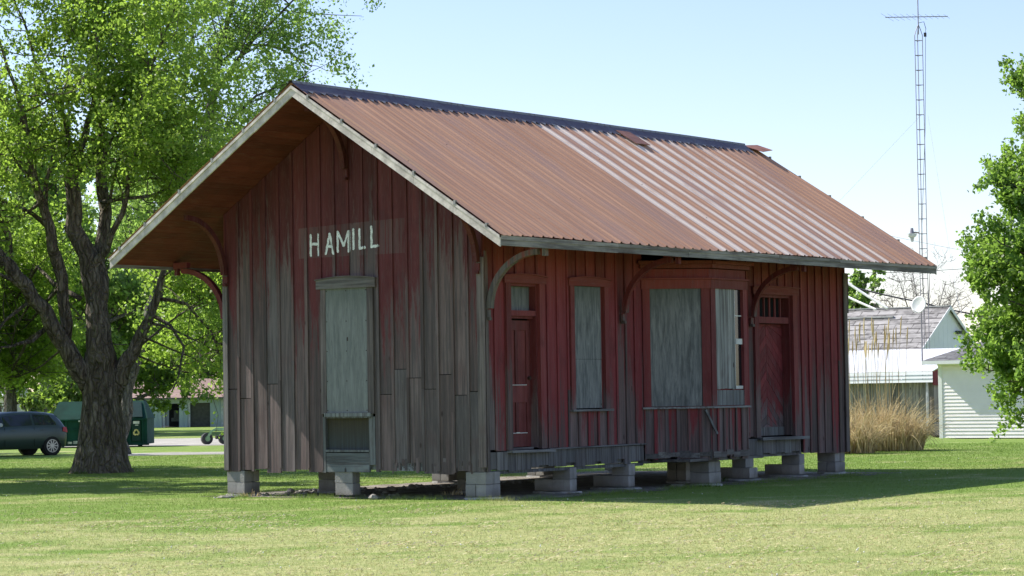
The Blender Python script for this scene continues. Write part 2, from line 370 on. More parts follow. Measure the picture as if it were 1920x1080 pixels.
GM = board_mat('gable_boards', 2.0, 5.1, 2.2, paint=(.080, .017, .019), patch=(-3.86, -1.57, 4.04, 4.55))
SM = board_mat('side_boards', .2, 3.1, 2.0, paint=(.125, .018, .022), orange=.35)
TRIM = board_mat('red_trim', .9, 2.3, .8, paint=(.118, .022, .024), orange=.5)
TRIMH = board_mat('red_trim_level', .9, 2.3, .3, paint=(.118, .022, .024), orange=.5, horiz=True, axis=1)
CORNER = board_mat('corner_boards', 3.4, 5.2, 1.0, wood=((0.140, 0.116, 0.110), (0.195, 0.165, 0.159), (0.146, 0.146, 0.146)))
GTRIM = board_mat('worn_trim', 4.6, 6.2, 1.2, paint=(0.146, 0.020, 0.022), wood=((0.134, 0.110, 0.107), (0.183, 0.152, 0.146), (0.134, 0.128, 0.128)))
GTRIMH = board_mat('worn_trim_level', 9, 12, .3, wood=((0.146, 0.122, 0.116), (0.207, 0.177, 0.171), (0.159, 0.152, 0.146)), horiz=True, axis=0)
REDDOOR = board_mat('red_door_paint', -1.5, .2, .5, paint=(.11, .027, .027))
GREY = board_mat('grey_bare_boards', 50, 60, .2, wood=((0.134, 0.146, 0.152), (0.201, 0.213, 0.213), (0.159, 0.177, 0.183)))
GREYH = board_mat('grey_level_boards', 50, 60, .2, wood=((0.134, 0.152, 0.159), (0.201, 0.220, 0.220), (0.159, 0.177, 0.183)), horiz=True, axis=0)
SILLW = board_mat('grey_sill_wood', 50, 60, .2, wood=((0.171, 0.177, 0.183), (0.244, 0.250, 0.256), (0.207, 0.213, 0.220)), horiz=True, axis=1)
FASC = board_mat('fascia_side', 50, 60, .2, wood=((.215, .21, .20), (.30, .29, .275), (.25, .24, .23)), horiz=True, axis=1)
RAKE = simple('fascia_rake', (.56, .51, .475), .85, 0, .3, 5, .4)
SOFF = board_mat('soffit_boards', -5, -4, .2, paint=(.090, .018, .014), horiz=True, axis=1)
def ply_mat(name, a, b, dark=.5):
    t = NT(name); P = t.pos(); X = t.xyz(P)
    g = t.noise(t.scale(P, (9, 9, .9)), 2.2, 8, .7, .6); h = t.noise(t.scale(P, (3, 3, .7)), 1.6, 5); k = t.noise(P, 9, 3)
    c = t.mix(t.ramp(g, .35, .65), a, b); c = t.mix(t.ramp(h, .5, .75, 0, dark), c, tuple(q*.4 for q in a))
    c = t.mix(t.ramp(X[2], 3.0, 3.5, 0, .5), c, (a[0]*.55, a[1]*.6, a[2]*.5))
    c = t.mix(t.ramp(k, .68, .8, 0, .5), c, (b[0]*1.3, b[1]*1.3, b[2]*1.3))
    fg = t.noise(t.scale(P, (30, 30, 2.5)), 2.2, 5, .7); c = t.mix(t.ramp(fg, .54, .70, 0, .55), c, tuple(q*.5 for q in a))
    v_ = t.n('TexVoronoi', dict(feature='F1'), Vector=t.scale(P, (3.5, 3.5, 2.2)), Scale=1.0).outputs['Distance']; c = t.mix(t.ramp(v_, .07, .03, 0, .85), c, (.05, .03, .02))
    t.pbr(c, .8, 0, t.bump(g, .4, .01), .25); return t.m
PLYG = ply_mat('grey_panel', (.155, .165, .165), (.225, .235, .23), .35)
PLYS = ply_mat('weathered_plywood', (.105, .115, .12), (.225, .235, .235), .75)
t = NT('stained_panel'); P = t.pos(); X = t.xyz(P); g = t.noise(t.scale(P, (20, 20, .6)), 1.5, 6)
c = t.mix(t.ramp(X[2], .8, 1.35), (.05, .06, .063), (.055, .045, .025)); c = t.mix(t.ramp(g, .4, .62, .5, 0), c, (.035, .03, .024))
t.pbr(c, .85, 0, t.bump(g, .1, .01)); STAIN = t.m
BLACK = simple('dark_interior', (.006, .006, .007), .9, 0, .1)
IRON = simple('rusty_iron', (.06, .035, .03), .7, .3, .3)
t = NT('old_glass'); t.pbr((.012, .014, .018), .12, 0, None, .6); GLASS = t.m
WHITE = simple('white_paint', (.55, .56, .54), .7, 0, .2, 5)
LETTER = simple('letter_paint', (.72, .74, .74), .8, 0, .2, 14, .2)
def soff(x): return roof_z(x)-.15
zg = lambda u: soff(-W+u)
gop = [(2.17, 3.30, .40, 3.66)]
gbot = lambda u: .44 + (.12*max(0, min(1, (u-3.3)/.2))*(1 if u < 4.2 else 0))
m = MB(); boarding(m, GW, W, .308, gbot, zg, gop, .55, .035)
boarding_extra = m
for i in range(34):                                      # rotted ends and tatters
    a = 3.35+random.random()*2.1; GW.box(m, a, a+random.uniform(.02, .06), .45+random.uniform(-.04, .10), .62+random.uniform(-.05, .06), .002, .006+random.uniform(0, .004))
gable = m.build('gable_wall', GM, depot)
# hidden structure: sill beams, floor, added black box that keeps the inside dark
m = MB()
m.box((-W+.05, .05, .47), (-.05, .22, .66)); m.box((-W+.05, L-.22, .47), (-.05, L-.05, .66)); m.box((-W+.05, .22, .47), (-W+.22, L-.22, .66)); m.box((-.22, .22, .47), (-.05, L-.22, .66))
for i in range(1, 12): m.box((-W+.22, i*L/12-.04, .49), (-.22, i*L/12+.04, .66))
m.build('floor_beam', GREY, depot)
m = MB(); m.box((-W+.06, .06, .665), (-.06, L-.06, .70)); m.build('floor', GREY, depot)
m = MB(); m.box((-W+.25, .25, .702), (-.25, L-.25, 4.05)); m.build('interior_black_box', BLACK, depot)
for wl_, nm, ln, tp in ((LW, 'rear_side_wall', L, lambda u: soff(-W)), (BW, 'rear_gable_wall', W, lambda u: soff(-u))):
    m = MB(); boarding(m, wl_, ln, .308, lambda u: .46, tp, [], .3, .04); m.build(nm, SM if nm[5] == 's' else GM, depot)
# gable window
m = MB()
GW.box(m, 2.17, 2.275, 1.40, 3.52, -.02, .034); GW.box(m, 3.17, 3.30, 1.40, 3.52, -.02, .034)
win = m.build('window', GTRIM, depot); tag(win, 'tall boarded window in the gable wall')
m = MB(); n = 10
for i in range(n):
    u0, u1 = 2.10+i*1.27/n, 2.10+(i+1)*1.27/n
    k = lambda u: 3.645+.045*(1-((u-2.735)/.63)**2)
    GW.box(m, u0, u1, 3.50, k(u0), .036, .062, .4, k(u1))
    GW.box(m, u0-(.015 if i == 0 else 0), u1+(.015 if i == n-1 else 0), k(u0)+.001, k(u0)+.018, .036, .085, .6, k(u1)+.018, k(u1)+.001)
m.build('window_head', GTRIMH, win)
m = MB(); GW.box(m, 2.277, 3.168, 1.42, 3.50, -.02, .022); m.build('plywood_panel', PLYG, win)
m = MB()
for u in (2.30, 2.72, 3.145):
    for z in (1.46, 1.95, 2.45, 2.95, 3.46):
        GW.box(m, u-.008, u+.008, z-.008, z+.008, .0225, .027)
GW.box(m, 2.735, 2.75, 2.62, 2.68, .0225, .03); m.build('nail_heads', IRON, win)['kind'] = 'stuff'
m = MB(); GW.box(m, 2.24, 3.24, 1.355, 1.418, -.02, .055); GW.box(m, 2.26, 3.20, 1.33, 1.353, -.02, .03); m.build('window_sill', GREY, win)
m = MB(); GW.box(m, 2.24, 3.17, .80, 1.33, -.06, -.035); m.build('stained_panel', STAIN, win)
m = MB(); GW.box(m, 2.17, 2.24, .42, 1.353, -.05, .02); GW.box(m, 3.17, 3.30, .55, 1.353, -.05, .012); GW.box(m, 2.242, 3.168, .765, .805, -.05, .02, None, .80)
m.build('lower_frame', GREY, win)
m = MB(); GW.box(m, 2.242, 3.168, .60, .75, -.03, .012); GW.box(m, 2.242, 3.168, .43, .597, -.03, .014); m.build('lower_boards', GREYH, win)
m = MB(); GW.box(m, 3.3, 4.6, .455, .52, -.03, -.004); GW.box(m, 3.3, 4.6, .522, .60, -.028, -.006, None, .585); m.build('exposed_sill_beam', SILLW, depot)
# lettering: painted strokes lying on boards and over battens
def lettering():
    W0 = {'H': [((0, 0), (0, 1)), ((.9, 0), (.9, 1)), ((0, .56), (.9, .56))], 'A': [((0, 0), (.42, 1)), ((.42, 1), (.84, -.02)), ((.16, .36), (.70, .36))],
          'M': [((0, 0), (0, 1)), ((0, 1), (.5, .28)), ((.5, .28), (1, 1)), ((1, 1), (1, -.02))], 'I': [((0, 0), (0, 1))], 'L': [((0, 0), (0, 1)), ((0, 0), (.75, .03))]}
    # letter, left x, base z, width, height
    spec = [('H', -3.585, 4.085, .19, .335), ('A', -3.255, 4.10, .205, .325), ('M', -2.995, 4.125, .25, .325), ('I', -2.655, 4.155, .1, .325), ('L', -2.525, 4.155, .145, .315), ('L', -2.27, 4.17, .185, .335)]
    segs = [((x+a[0]*w, z+a[1]*h), (x+b[0]*w, z+b[1]*h)) for ch, x, z, w, h in spec for a, b in W0[ch]]
    m = MB(); c = .0075
    pitch = W/18
    for (a, b) in segs:
        a = np.array(a); b = np.array(b)
        lo = np.minimum(a, b)-.03; hi = np.maximum(a, b)+.03
        for i in range(int(lo[0]/c)-1, int(hi[0]/c)+2):
            for j in range(int(lo[1]/c)-1, int(hi[1]/c)+2):
                q = np.array([(i+.5)*c, (j+.5)*c]); d = b-a; u = max(0, min(1, (q-a)@d/(d@d)))
                dist = np.linalg.norm(q-a-d*u); hw = .0225+.003*math.sin(q[0]*61+q[1]*37)+random.uniform(-.002, .002)
                if dist < hw and (i, j) not in seen:
                    seen.add((i, j)); uu = q[0]+W; k = abs(uu/pitch-round(uu/pitch))*pitch
                    o = .0275 if k < .035 else .0095
                    if random.random() < .012: continue
                    m.quad([GW.p(i*c+W, j*c, o), GW.p((i+1)*c+W, j*c, o), GW.p((i+1)*c+W, (j+1)*c, o), GW.p(i*c+W, (j+1)*c, o)], .5)
    o = m.build('lettering', LETTER, gable); o['label'] = 'hand painted white word HAMILL'
seen = set(); lettering()

# long wall facing the camera's right
dl, dr = .72, 1.53
sop = [(dl, dr, .40, 3.50), (2.56, 3.48, 1.38, 3.52), (4.74, 7.70, .3, 99), (8.74, 10.05, .40, 3.50)]
def sbot(u): return .78 if u < 4.72 else (.80 if u < 10.36 and u > 7.6 else .44)
m = MB(); boarding(m, SW, L, .30, sbot, lambda u: soff(0), sop+[(4.74, L+1, -1, 99)], .1, .02)
m.build('side_wall', SM, depot)
m = MB(); boarding(m, SW, L, .30, sbot, lambda u: soff(0), sop+[(-1, 7.7, -1, 99)], .1, .02)
m.build('side_wall', SM, depot)
m = MB(); SW.box(m, .0, .075, .45, 4.0, .024, .05); GW.box(m, W-.09, W+.05, .52, 3.9, .025, .05); m.build('corner_board', CORNER, depot)
m = MB(); GW.box(m, -.02, .08, .45, 3.9, .025, .05); m.build('corner_board', CORNER, depot)
m = MB(); SW.box(m, L-.09, L+.03, .44, 4.0, .024, .048); BW.box(m, -.03, .02, 3.2, 4.0, .024, .12, None, 4.0, 3.3); m.build('corner_board', CORNER, depot)
m = MB()                                                  # rough skirt under the ledge
a = .0
while a < 4.68:
    w_ = random.uniform(.16, .34); b = min(a+w_, 4.68)
    zb_ = .44+random.uniform(-.03, .07) + (.03 if 1.6 < a < 4 else 0)
    SW.box(m, a, b-.006, zb_, .755, -.02, .012+random.uniform(0, .008)); 
    if random.random() < .1: SW.box(m, a+.03, a+.18, .60, .74, .042, .05)
    a = b
SKW = board_mat('skirt_wood', 9, 12, .3, wood=((0.110, 0.112, 0.116), (0.183, 0.181, 0.177), (0.146, 0.156, 0.159)))
m.build('skirt_board', SKW, depot); m = MB()
a = 8.0
while a < 10.3:
    w_ = random.uniform(.2, .34); b = min(a+w_, 10.3); SW.box(m, a, b-.006, .47+random.uniform(-.02, .04), .775, -.02, .016+random.uniform(0, .015)); a = b
m.build('skirt_board', SKW, depot)
m = MB(); SW.box(m, .03, 4.72, .40, .45, -.10, -.02); SW.box(m, 4.7, 10.4, .43, .47, -.12, -.02); m.build('bottom_rail', GREY, depot)
m = MB(); SW.box(m, 1.75, 4.72, .757, .782, -.01, .06, None, .792, .768); m.build('ledge', SILLW, depot)

def cap_head(mb, wall, u0, u1, z0, rise=.04, h=.12, out=.05):
    n = 8; c = (u0+u1)/2; hw = (u1-u0)/2
    k = lambda u: z0+h+rise*(1-((u-c)/hw)**2)
    for i in range(n):
        a, b = u0+(u1-u0)*i/n, u0+(u1-u0)*(i+1)/n
        wall.box(mb, a, b, z0, k(a), .026, out, .5, k(b))
        wall.box(mb, a-(.02 if i == 0 else 0), b+(.02 if i == n-1 else 0), k(a)+.001, k(a)+.02, .026, out+.03, .55, k(b)+.02, k(b)+.001)
# passenger door
m = MB(); SW.box(m, dl-.14, dl, .78, 3.50, -.02, .045); SW.box(m, dr, dr+.15, .78, 3.50, -.02, .046)
SW.box(m, dl-.002, dl+.03, .80, 3.5, -.20, -.021); SW.box(m, dr-.03, dr+.002, .80, 3.5, -.20, -.021); SW.box(m, dl+.03, dr-.03, 3.46, 3.5, -.2, -.021)
door1 = m.build('door', TRIM, depot); m = MB(); cap_head(m, SW, dl-.18, dr+.20, 3.502, .035, .11); m.build('door_head', TRIMH, door1); tag(door1, 'narrow four panel door with boarded transom')
m = MB(); SW.box(m, dl+.03, dr-.03, 2.97, 3.06, -.2, -.02); SW.box(m, dl+.03, dr-.03, 2.93, 2.97, -.2, -.08); m.build('transom_bar', TRIM, door1)
m = MB(); SW.box(m, dl+.03, dr-.25, 3.06, 3.46, -.17, -.15); SW.box(m, dr-.248, dr-.03, 3.06, 3.46, -.168, -.152); m.build('transom_panel', PLYS, door1)
m = MB(); a, b = dl+.035, dr-.035; o = -.15
SW.box(m, a, a+.1, .82, 2.9, o-.04, o); SW.box(m, b-.1, b, .82, 2.9, o-.04, o); SW.box(m, a+.1, b-.1, 2.74, 2.9, o-.04, o); SW.box(m, a+.1, b-.1, 1.55, 1.83, o-.04, o); SW.box(m, a+.1, b-.1, .82, 1.04, o-.04, o)
c_ = (a+b)/2; SW.box(m, c_-.04, c_+.04, 1.83, 2.74, o-.04, o); SW.box(m, c_-.04, c_+.04, 1.04, 1.55, o-.04, o); SW.box(m, a+.1, b-.1, 1.04, 2.74, o-.06, o-.022)
leaf = m.build('door_leaf', REDDOOR, door1)
m = MB(); SW.box(m, a+.1, b-.1, 1.831, 1.842, o-.02, o+.004); m.build('panel_ledge', WHITE, leaf); m = MB(); SW.box(m, a+.1, b-.1, 1.041, 1.052, o-.02, o+.004); SW.box(m, c_-.05, c_+.05, 1.05, 1.06, o, o+.006); m.build('panel_ledge', WHITE, leaf)
m = MB(); m.disc(SW.p(b-.05, 1.95, o+.02), (1, 0, 0), .03, .05, 12); m.build('handle', IRON, leaf)
m = MB(); SW.box(m, dl-.14, dr+.28, .735, .775, -.2, .13, None, .765, .725); SW.box(m, dl+.03, dr-.03, .777, .81, -.2, -.10); m.build('threshold', SILLW, door1)
# tall window
m = MB(); SW.box(m, 2.44, 2.56, 1.40, 3.5, -.02, .045); SW.box(m, 3.48, 3.60, 1.40, 3.5, -.02, .045)
SW.box(m, 2.558, 2.60, 1.42, 3.5, -.08, -.021); SW.box(m, 3.44, 3.482, 1.42, 3.5, -.08, -.021)
w2 = m.build('window', TRIM, depot); m = MB(); cap_head(m, SW, 2.40, 3.66, 3.502, .04, .11); m.build('window_head', TRIMH, w2); tag(w2, 'narrow boarded window between the door and the bay')
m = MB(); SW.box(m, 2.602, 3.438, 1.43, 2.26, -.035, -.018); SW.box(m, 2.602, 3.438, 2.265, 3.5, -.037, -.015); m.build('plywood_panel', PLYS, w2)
m = MB(); SW.box(m, 2.42, 3.66, 1.375, 1.41, -.08, .085); m.build('window_sill', SILLW, w2)
# baggage door
m = MB(); SW.box(m, 8.58, 8.74, .80, 3.50, -.02, .05); SW.box(m, 10.05, 10.22, .80, 3.50, -.02, .05)
SW.box(m, 8.738, 8.78, .82, 3.5, -.24, -.021); SW.box(m, 10.01, 10.052, .82, 3.5, -.24, -.021); SW.box(m, 8.78, 10.01, 3.45, 3.5, -.24, -.021)
door2 = m.build('door', TRIM, depot); m = MB(); cap_head(m, SW, 8.55, 10.3, 3.502, .02, .13); m.build('door_head', TRIMH, door2); tag(door2, 'wide plank door with diagonal boards and a barred transom')
m = MB(); SW.box(m, 8.78, 10.01, 2.96, 3.08, -.2, -.03); m.build('transom_bar', TRIM, door2)
m = MB(); SW.box(m, 8.78, 10.01, 3.08, 3.45, -.23, -.21); m.build('transom_dark_panel', BLACK, door2)  # black panel, its colour stands in for the unlit room behind the bars
m = MB()
for i in range(1, 6): SW.box(m, 8.78+i*.205-.018, 8.78+i*.205+.018, 3.08, 3.45, -.12, -.09)
m.build('transom_bars', TRIM, door2)
m = MB(); o = -.19; c_ = 9.395                                     # chevron planks
for side in (-1, 1):
    for i in range(22):
        z = .16+i*.17
        ua, ub = (8.785, c_-.003) if side < 0 else (c_+.003, 10.005)
        za = z+(.0 if side < 0 else .55); zb2 = z+(.55 if side < 0 else .0)
        lo = .83; hi = 2.95
        za1, zb1 = za+.163, zb2+.163
        q = [max(lo, min(hi, v)) for v in (za, zb2, za1, zb1)]
        if q[0] >= q[2]-.001 and q[1] >= q[3]-.001: continue
        SW.box(m, ua, ub, q[0], q[2], o-.03, o+random.uniform(0, .005), None, q[3], q[1])
leaf = m.build('door_leaf', board_mat('plank_door', .6, 2.0, .6, paint=(.12, .016, .02), wood=((.11, .09, .095), (.15, .13, .135), (.12, .11, .115))), door2)
m = MB(); SW.box(m, 8.785, 10.005, .82, .98, o, o+.02); m.build('kick_board', GREY, leaf)
m = MB(); SW.box(m, 8.62, 10.42, .745, .80, -.2, .16, None, .79, .735); m.build('threshold', SILLW, door2)

# bay window
BD = .86; A_, B_, C_, D_ = (0, 4.74), (BD, 5.60), (BD, 6.85), (0, 7.71)
s2 = math.sqrt(.5); cl = BD/s2
B1 = Wall((A_[0], A_[1], 0), (s2, s2, 0), (s2, -s2, 0)); B2 = Wall((B_[0], B_[1], 0), (0, 1, 0), (1, 0, 0)); B3 = Wall((C_[0], C_[1], 0), (-s2, s2, 0), (s2, s2, 0))
m = MB()
for wl_, ln in ((B1, cl), (B2, 1.25), (B3, cl)):
    boarding(m, wl_, ln, .205 if wl_ is not B2 else .2, lambda u: .50, lambda u: 1.385, [], 0, .05)
    wl_.box(m, .0, ln, 3.62, 3.85, -.02, .004); wl_.box(m, 0, ln, 1.40, 3.62, -.06, -.03)
bay = m.build('bay_window', SM, depot)
BT = board_mat('bay_trim', .8, 1.9, .5, paint=(.118, .022, .024), orange=.6)
m = MB(); 
for wl_, ln in ((B1, cl), (B2, 1.25), (B3, cl)):
    wl_.box(m, -.02, ln+.02, 3.50, 3.66, .0, .045); wl_.box(m, -.04, ln+.04, 3.662, 3.69, .0, .075)
    wl_.box(m, -.05, ln+.05, 3.86, 3.93, -.02, .09); wl_.box(m, -.09, ln+.09, 3.932, 3.99, -.02, .15)
m.build('cornice', BT, bay)
m = MB(); m.quad([(0, 4.6, 4.0), (.9, 5.5, 4.0), (.9, 6.95, 4.0), (0, 7.85, 4.0)]); m.build('bay_top', BT, bay)
m = MB(); B1.box(m, 0, .13, 1.42, 3.5, -.03, .03); B1.box(m, 1.06, cl, 1.42, 3.5, -.03, .03)
B3.box(m, 0, .13, 1.42, 3.5, -.03, .03); B3.box(m, 1.06, cl, 1.42, 3.5, -.03, .03)
B2.box(m, 0, .16, 1.42, 3.5, -.03, .03); B2.box(m, 1.12, 1.25, 1.42, 3.5, -.03, .03); m.build('casing', BT, bay)
m = MB(); B1.box(m, .132, 1.058, 1.43, 3.5, -.03, .006); m.build('plywood_panel', PLYS, bay); m = MB(); B3.box(m, .132, 1.058, 1.43, 3.5, -.03, .006); m.build('plywood_panel', PLYS, bay)
m = MB()
for wl_, ln in ((B1, cl), (B2, 1.25), (B3, cl)): wl_.box(m, -.03, ln+.03, 1.385, 1.418, -.02, .07)
m.build('window_sill', SILLW, bay)
m = MB(); ws = [.165, .30, .45, .58, .73, .84]
for a, b in zip(ws[:-1], ws[1:]): B2.box(m, a, b-.004, 1.72+random.uniform(-.01, .01), 3.5, -.01, .012+random.uniform(0, .008))
m.build('board_shutter', board_mat('pale_boards', 50, 60, .2, wood=((.20, .22, .215), (.30, .315, .30), (.25, .255, .245))), bay)
m = MB(); B2.box(m, .17, 1.12, 1.43, 1.70, -.03, .02); m.build('lower_panel', GREY, bay)
m = MB(); B2.box(m, .845, 1.12, 1.72, 3.5, -.045, -.028); m.build('pane', GLASS, bay)
m = MB(); B2.box(m, .90, 1.12, 2.52, 2.62, -.027, .0); B2.box(m, .846, 1.12, 1.72, 1.775, -.027, .0); B2.box(m, .846, .87, 1.72, 3.5, -.027, .0); B2.box(m, .846, 1.12, 3.02, 3.04, -.027, -.01); m.build('sash', WHITE, bay)
m = MB(); m.beam(B1.p(1.10, 1.36, .05), B1.p(1.30, .93, .06), .035, .06, (s2, -s2, 0)); m.build('loose_slat', GREY, bay)
m = MB()
for wl_, ln in ((B1, cl), (B2, 1.25), (B3, cl)):
    u = 0
    while u < ln:
        b = min(ln, u+random.uniform(.12, .3)); wl_.box(m, u, b, .50+random.uniform(0, .06), .60+random.uniform(0, .07), .024, .03+random.uniform(0, .006)); u = b
m.box((0.02, 4.95, .455), (.80, 7.5, .50)); m.build('rotten_sill', board_mat('rotten_wood', 50, 60, .2, wood=((.09, .08, .075), (.25, .25, .23), (.12, .115, .11)), horiz=True, axis=1), bay)

# brackets (curved braces)
def bracket(wall, u, zl, h, reach, mat, post=True):
    m = MB(); n = 10; d = .09; hw = .045; ins = []; outs = []
    for i in range(n+1):
        a = math.pi/2*i/n
        ins.append((reach*(1-math.cos(a)), zl+h*math.sin(a)))
    for i in range(n):
        (o0, z0), (o1, z1) = ins[i], ins[i+1]
        def nrm(k):
            a = math.pi/2*k/n; tx, tz = reach*math.sin(a), h*math.cos(a); l = math.hypot(tx, tz); return tz/l, -tx/l
        na, nb = nrm(i), nrm(i+1)
        q = [(o0, z0), (o1, z1), (o1+nb[0]*d, z1+nb[1]*d), (o0+na[0]*d, z0+na[1]*d)]
        P = lambda uu, oz: wall.p(uu, oz[1], oz[0]+.045)
        m.hexa([P(u-hw, q[0]), P(u-hw, q[1]), P(u-hw, q[2]), P(u-hw, q[3]), P(u+hw, q[0]), P(u+hw, q[1]), P(u+hw, q[2]), P(u+hw, q[3])], .4)
    wall.box(m, u-.05, u+.05, zl-.14, zl-.02, .026, .07, .6); wall.box(m, u-.035, u+.035, zl-.19, zl-.142, .026, .10, .3)
    if wall is GW: return m.build('bracket', mat, depot)
    zt = zl+h; wall.box(m, u-.05, u+.05, zt+.002, zt+.10, reach-.1, reach+.22, .7)
    wall.box(m, u-.04, u+.04, zt-.12, zt, reach+.13, reach+.20, .2)
    return m.build('bracket', mat, depot)
BRM = board_mat('bracket_wood', 2.4, 3.6, .5, paint=(.11, .018, .018), wood=((.12, .11, .11), (.17, .155, .15), (.13, .12, .12)))
BRW = board_mat('worn_bracket_wood', 3.1, 4.6, 1.0, paint=(0.146, 0.037, 0.032), wood=((.11, .10, .095), (.16, .145, .14), (.12, .115, .11)))
BRG = board_mat('bracket_wood_gable', 2.6, 3.6, .6, paint=(.075, .014, .014), wood=((.12, .10, .10), (.16, .135, .135), (.13, .12, .12)))
for u in (.07, 4.05, 8.46): bracket(SW, u, 3.07, .92, 1.02, BRW if u < 1 else BRM)
for u in (.07, 4.05, 8.2, L-.07): bracket(LW, u, 3.07, .92, 1.02, BRM)
for wl_ in (GW,):
    bracket(wl_, .06, 3.82, 1.0, 1.0, BRG); bracket(wl_, W-.06, 3.82, 1.0, 1.0, BRG); bracket(wl_, W/2, 5.50, .98, 1.0, BRG)

# roof
Y0, Y1 = -OG, L+OG2
def roof_sheet():
    """ribbed steel: trapezoid ribs every 0.305 m running eave to ridge; two slopes"""
    t = NT('rusted_roofing'); P = t.pos(); X = t.xyz(P)
    ln = t.noise(t.scale(P, (.35, 9, .35)), 1.5, 6, .6); big = t.noise(t.scale(P, (.5, 1.2, .5)), .8, 4); fn = t.noise(P, 30, 3)
    blot = t.noise(t.scale(P, (1.2, 3.0, 1.2)), 1.1, 5)
    rust = t.mix(t.ramp(ln, .3, .7), (.39, .212, .140), (.52, .305, .20)); rust = t.mix(t.ramp(big, .48, .68, 0, .75), rust, (.38, .24, .195))
    rust = t.mix(t.ramp(ln, .62, .78, 0, .7), rust, (.58, .35, .21))
    rust = t.mix(t.ramp(blot, .60, .74, 0, .45), rust, (.50, .29, .18))
    edge = t.ramp(X[1], -1.41, -.6, 1, 0); rust = t.mix(t.math('MULTIPLY', edge, t.ramp(ln, .45, .65, 0, .8)), rust, (.42, .27, .15))
    yr = t.math('DIVIDE', t.math('SUBTRACT', X[1], -.05), .56)      # every second rib
    fr = t.math('FRACT', yr); idx = t.math('FLOOR', yr); fr2 = t.math('FRACT', t.math('MULTIPLY', yr, 2.0))
    h1 = t.n('TexWhiteNoise', dict(noise_dimensions='1D'), W=idx).outputs['Value']
    wob = t.math('MULTIPLY', t.math('SUBTRACT', ln, .5), .16)
    wid = t.math('MULTIPLY', h1, .14); wid = t.math('ADD', wid, .155)
    dist = t.math('ABSOLUTE', t.math('SUBTRACT', t.math('ADD', fr, wob), .55))
    st = t.ramp(dist, t.math('ADD', wid, .06), t.math('SUBTRACT', wid, .06))
    zone = t.math('MULTIPLY', t.ramp(t.math('ADD', X[1], t.math('MULTIPLY', t.math('SUBTRACT', big, .5), .1)), 4.95, 5.05), t.ramp(X[1], 12.2, 11.6, 0, 1))
    fade = t.ramp(t.math('ADD', X[1], t.math('MULTIPLY', X[0], -.9)), 14.0, 9.5, .6, 1)
    gm = t.math('MULTIPLY', t.math('MULTIPLY', st, zone), fade)
    gm = t.math('MULTIPLY', gm, t.ramp(t.noise(t.scale(P, (1.2, 5, 1.2)), 1.3, 5), .34, .5, .55, 1))
    c = t.mix(t.math('MULTIPLY', gm, .80), rust, (.78, .70, .62))
    dark = t.math('MULTIPLY', t.ramp(t.math('ABSOLUTE', t.math('SUBTRACT', fr2, .30)), .16, .04), .5)
    c = t.mix(dark, c, (.22, .115, .09))
    vor = t.n('TexVoronoi', dict(feature='F1'), Vector=P, Scale=3.3).outputs['Distance']
    c = t.mix(t.ramp(vor, .06, .03, 0, .7), c, (.10, .06, .05))
    rg = t.mix(gm, (.85,)*3, (.8,)*3)
    t.pbr(c, t.n('SeparateColor', None, i0=rg).outputs[0], t.math('MULTIPLY', gm, .12), t.bump(fn, .15, .01), .2)
    prof = [(0, 0), (.02, .024), (.05, .024), (.07, 0), (.17, 0), (.175, .003), (.18, .003), (.185, 0)]
    ys = []
    k = -5
    while True:
        y0 = -.05+k*.28; k += 1
        if y0 > Y1+.1: break
        for (dy, dz) in prof: ys.append((y0+dy, dz))
    ys = [(y, z) for y, z in ys if Y0-.03 <= y <= Y1+.03]
    m = MB(); N = 12
    for side in (1, -1):
        grid = []
        for j in range(N+1):
            s_ = j/N*(RUN+.035)
            row = []
            for (y, dz) in ys:
                x = XR+side*s_; z = ZR-s_*SL+dz+.004*math.sin(y*2.1+j*.7)+.012*math.sin(y*.9+1)*(j/N) + (.006*math.sin(y*23) if j == N else 0)
                row.append(len(m.v)); m.v.append((x, y, z))
            grid.append(row)
        for j in range(N):
            for i in range(len(ys)-1):
                m.f.append((grid[j][i], grid[j+1][i], grid[j+1][i+1], grid[j][i+1])); m.r.append(.5); m.fm.append(0)
    return m.build('roof', t.m, depot)
roof = roof_sheet()
m = MB()                                                   # deck and soffit boards, planks along the length
for side in (1, -1):
    n = 30
    for i in range(n):
        s0, s1 = i*(RUN-.03)/n, (i+1)*(RUN-.03)/n-.003
        x0, x1 = XR+side*s0, XR+side*s1; za, zb_ = ZR-.035-s0*SL, ZR-.035-s1*SL
        d0 = .105+random.uniform(0, .004)
        m.hexa([(x0, Y0+.03, za-d0), (x1, Y0+.03, zb_-d0), (x1, Y1-.03, zb_-d0), (x0, Y1-.03, za-d0), (x0, Y0+.03, za), (x1, Y0+.03, zb_), (x1, Y1-.03, zb_), (x0, Y1-.03, za)])
m.build('soffit', SOFF, roof)
for side in (1, -1):                                       # eave fascia in lengths
    y = Y0+.02; m = MB()
    cuts = [Y0+.024, 1.9, 4.1, 7.2, 9.5, Y1-.01]
    for a, b in zip(cuts[:-1], cuts[1:]):
        w_ = random.uniform(-.006, .006); x0 = XR+side*(RUN-.028); x1 = XR+side*(RUN-.001+random.uniform(0, .004))
        m.box((min(x0, x1), a, ZE+w_), (max(x0, x1), b-.005, ZT-.065+w_*.3)); 
        xa, xb = sorted((XR+side*(RUN+.004), XR+side*(RUN+.018))); m.box((xa, a, ZT-.085+random.uniform(-.004, .004)), (xb, b-.01, ZT-.025))
    m.build('fascia', FASC, roof)
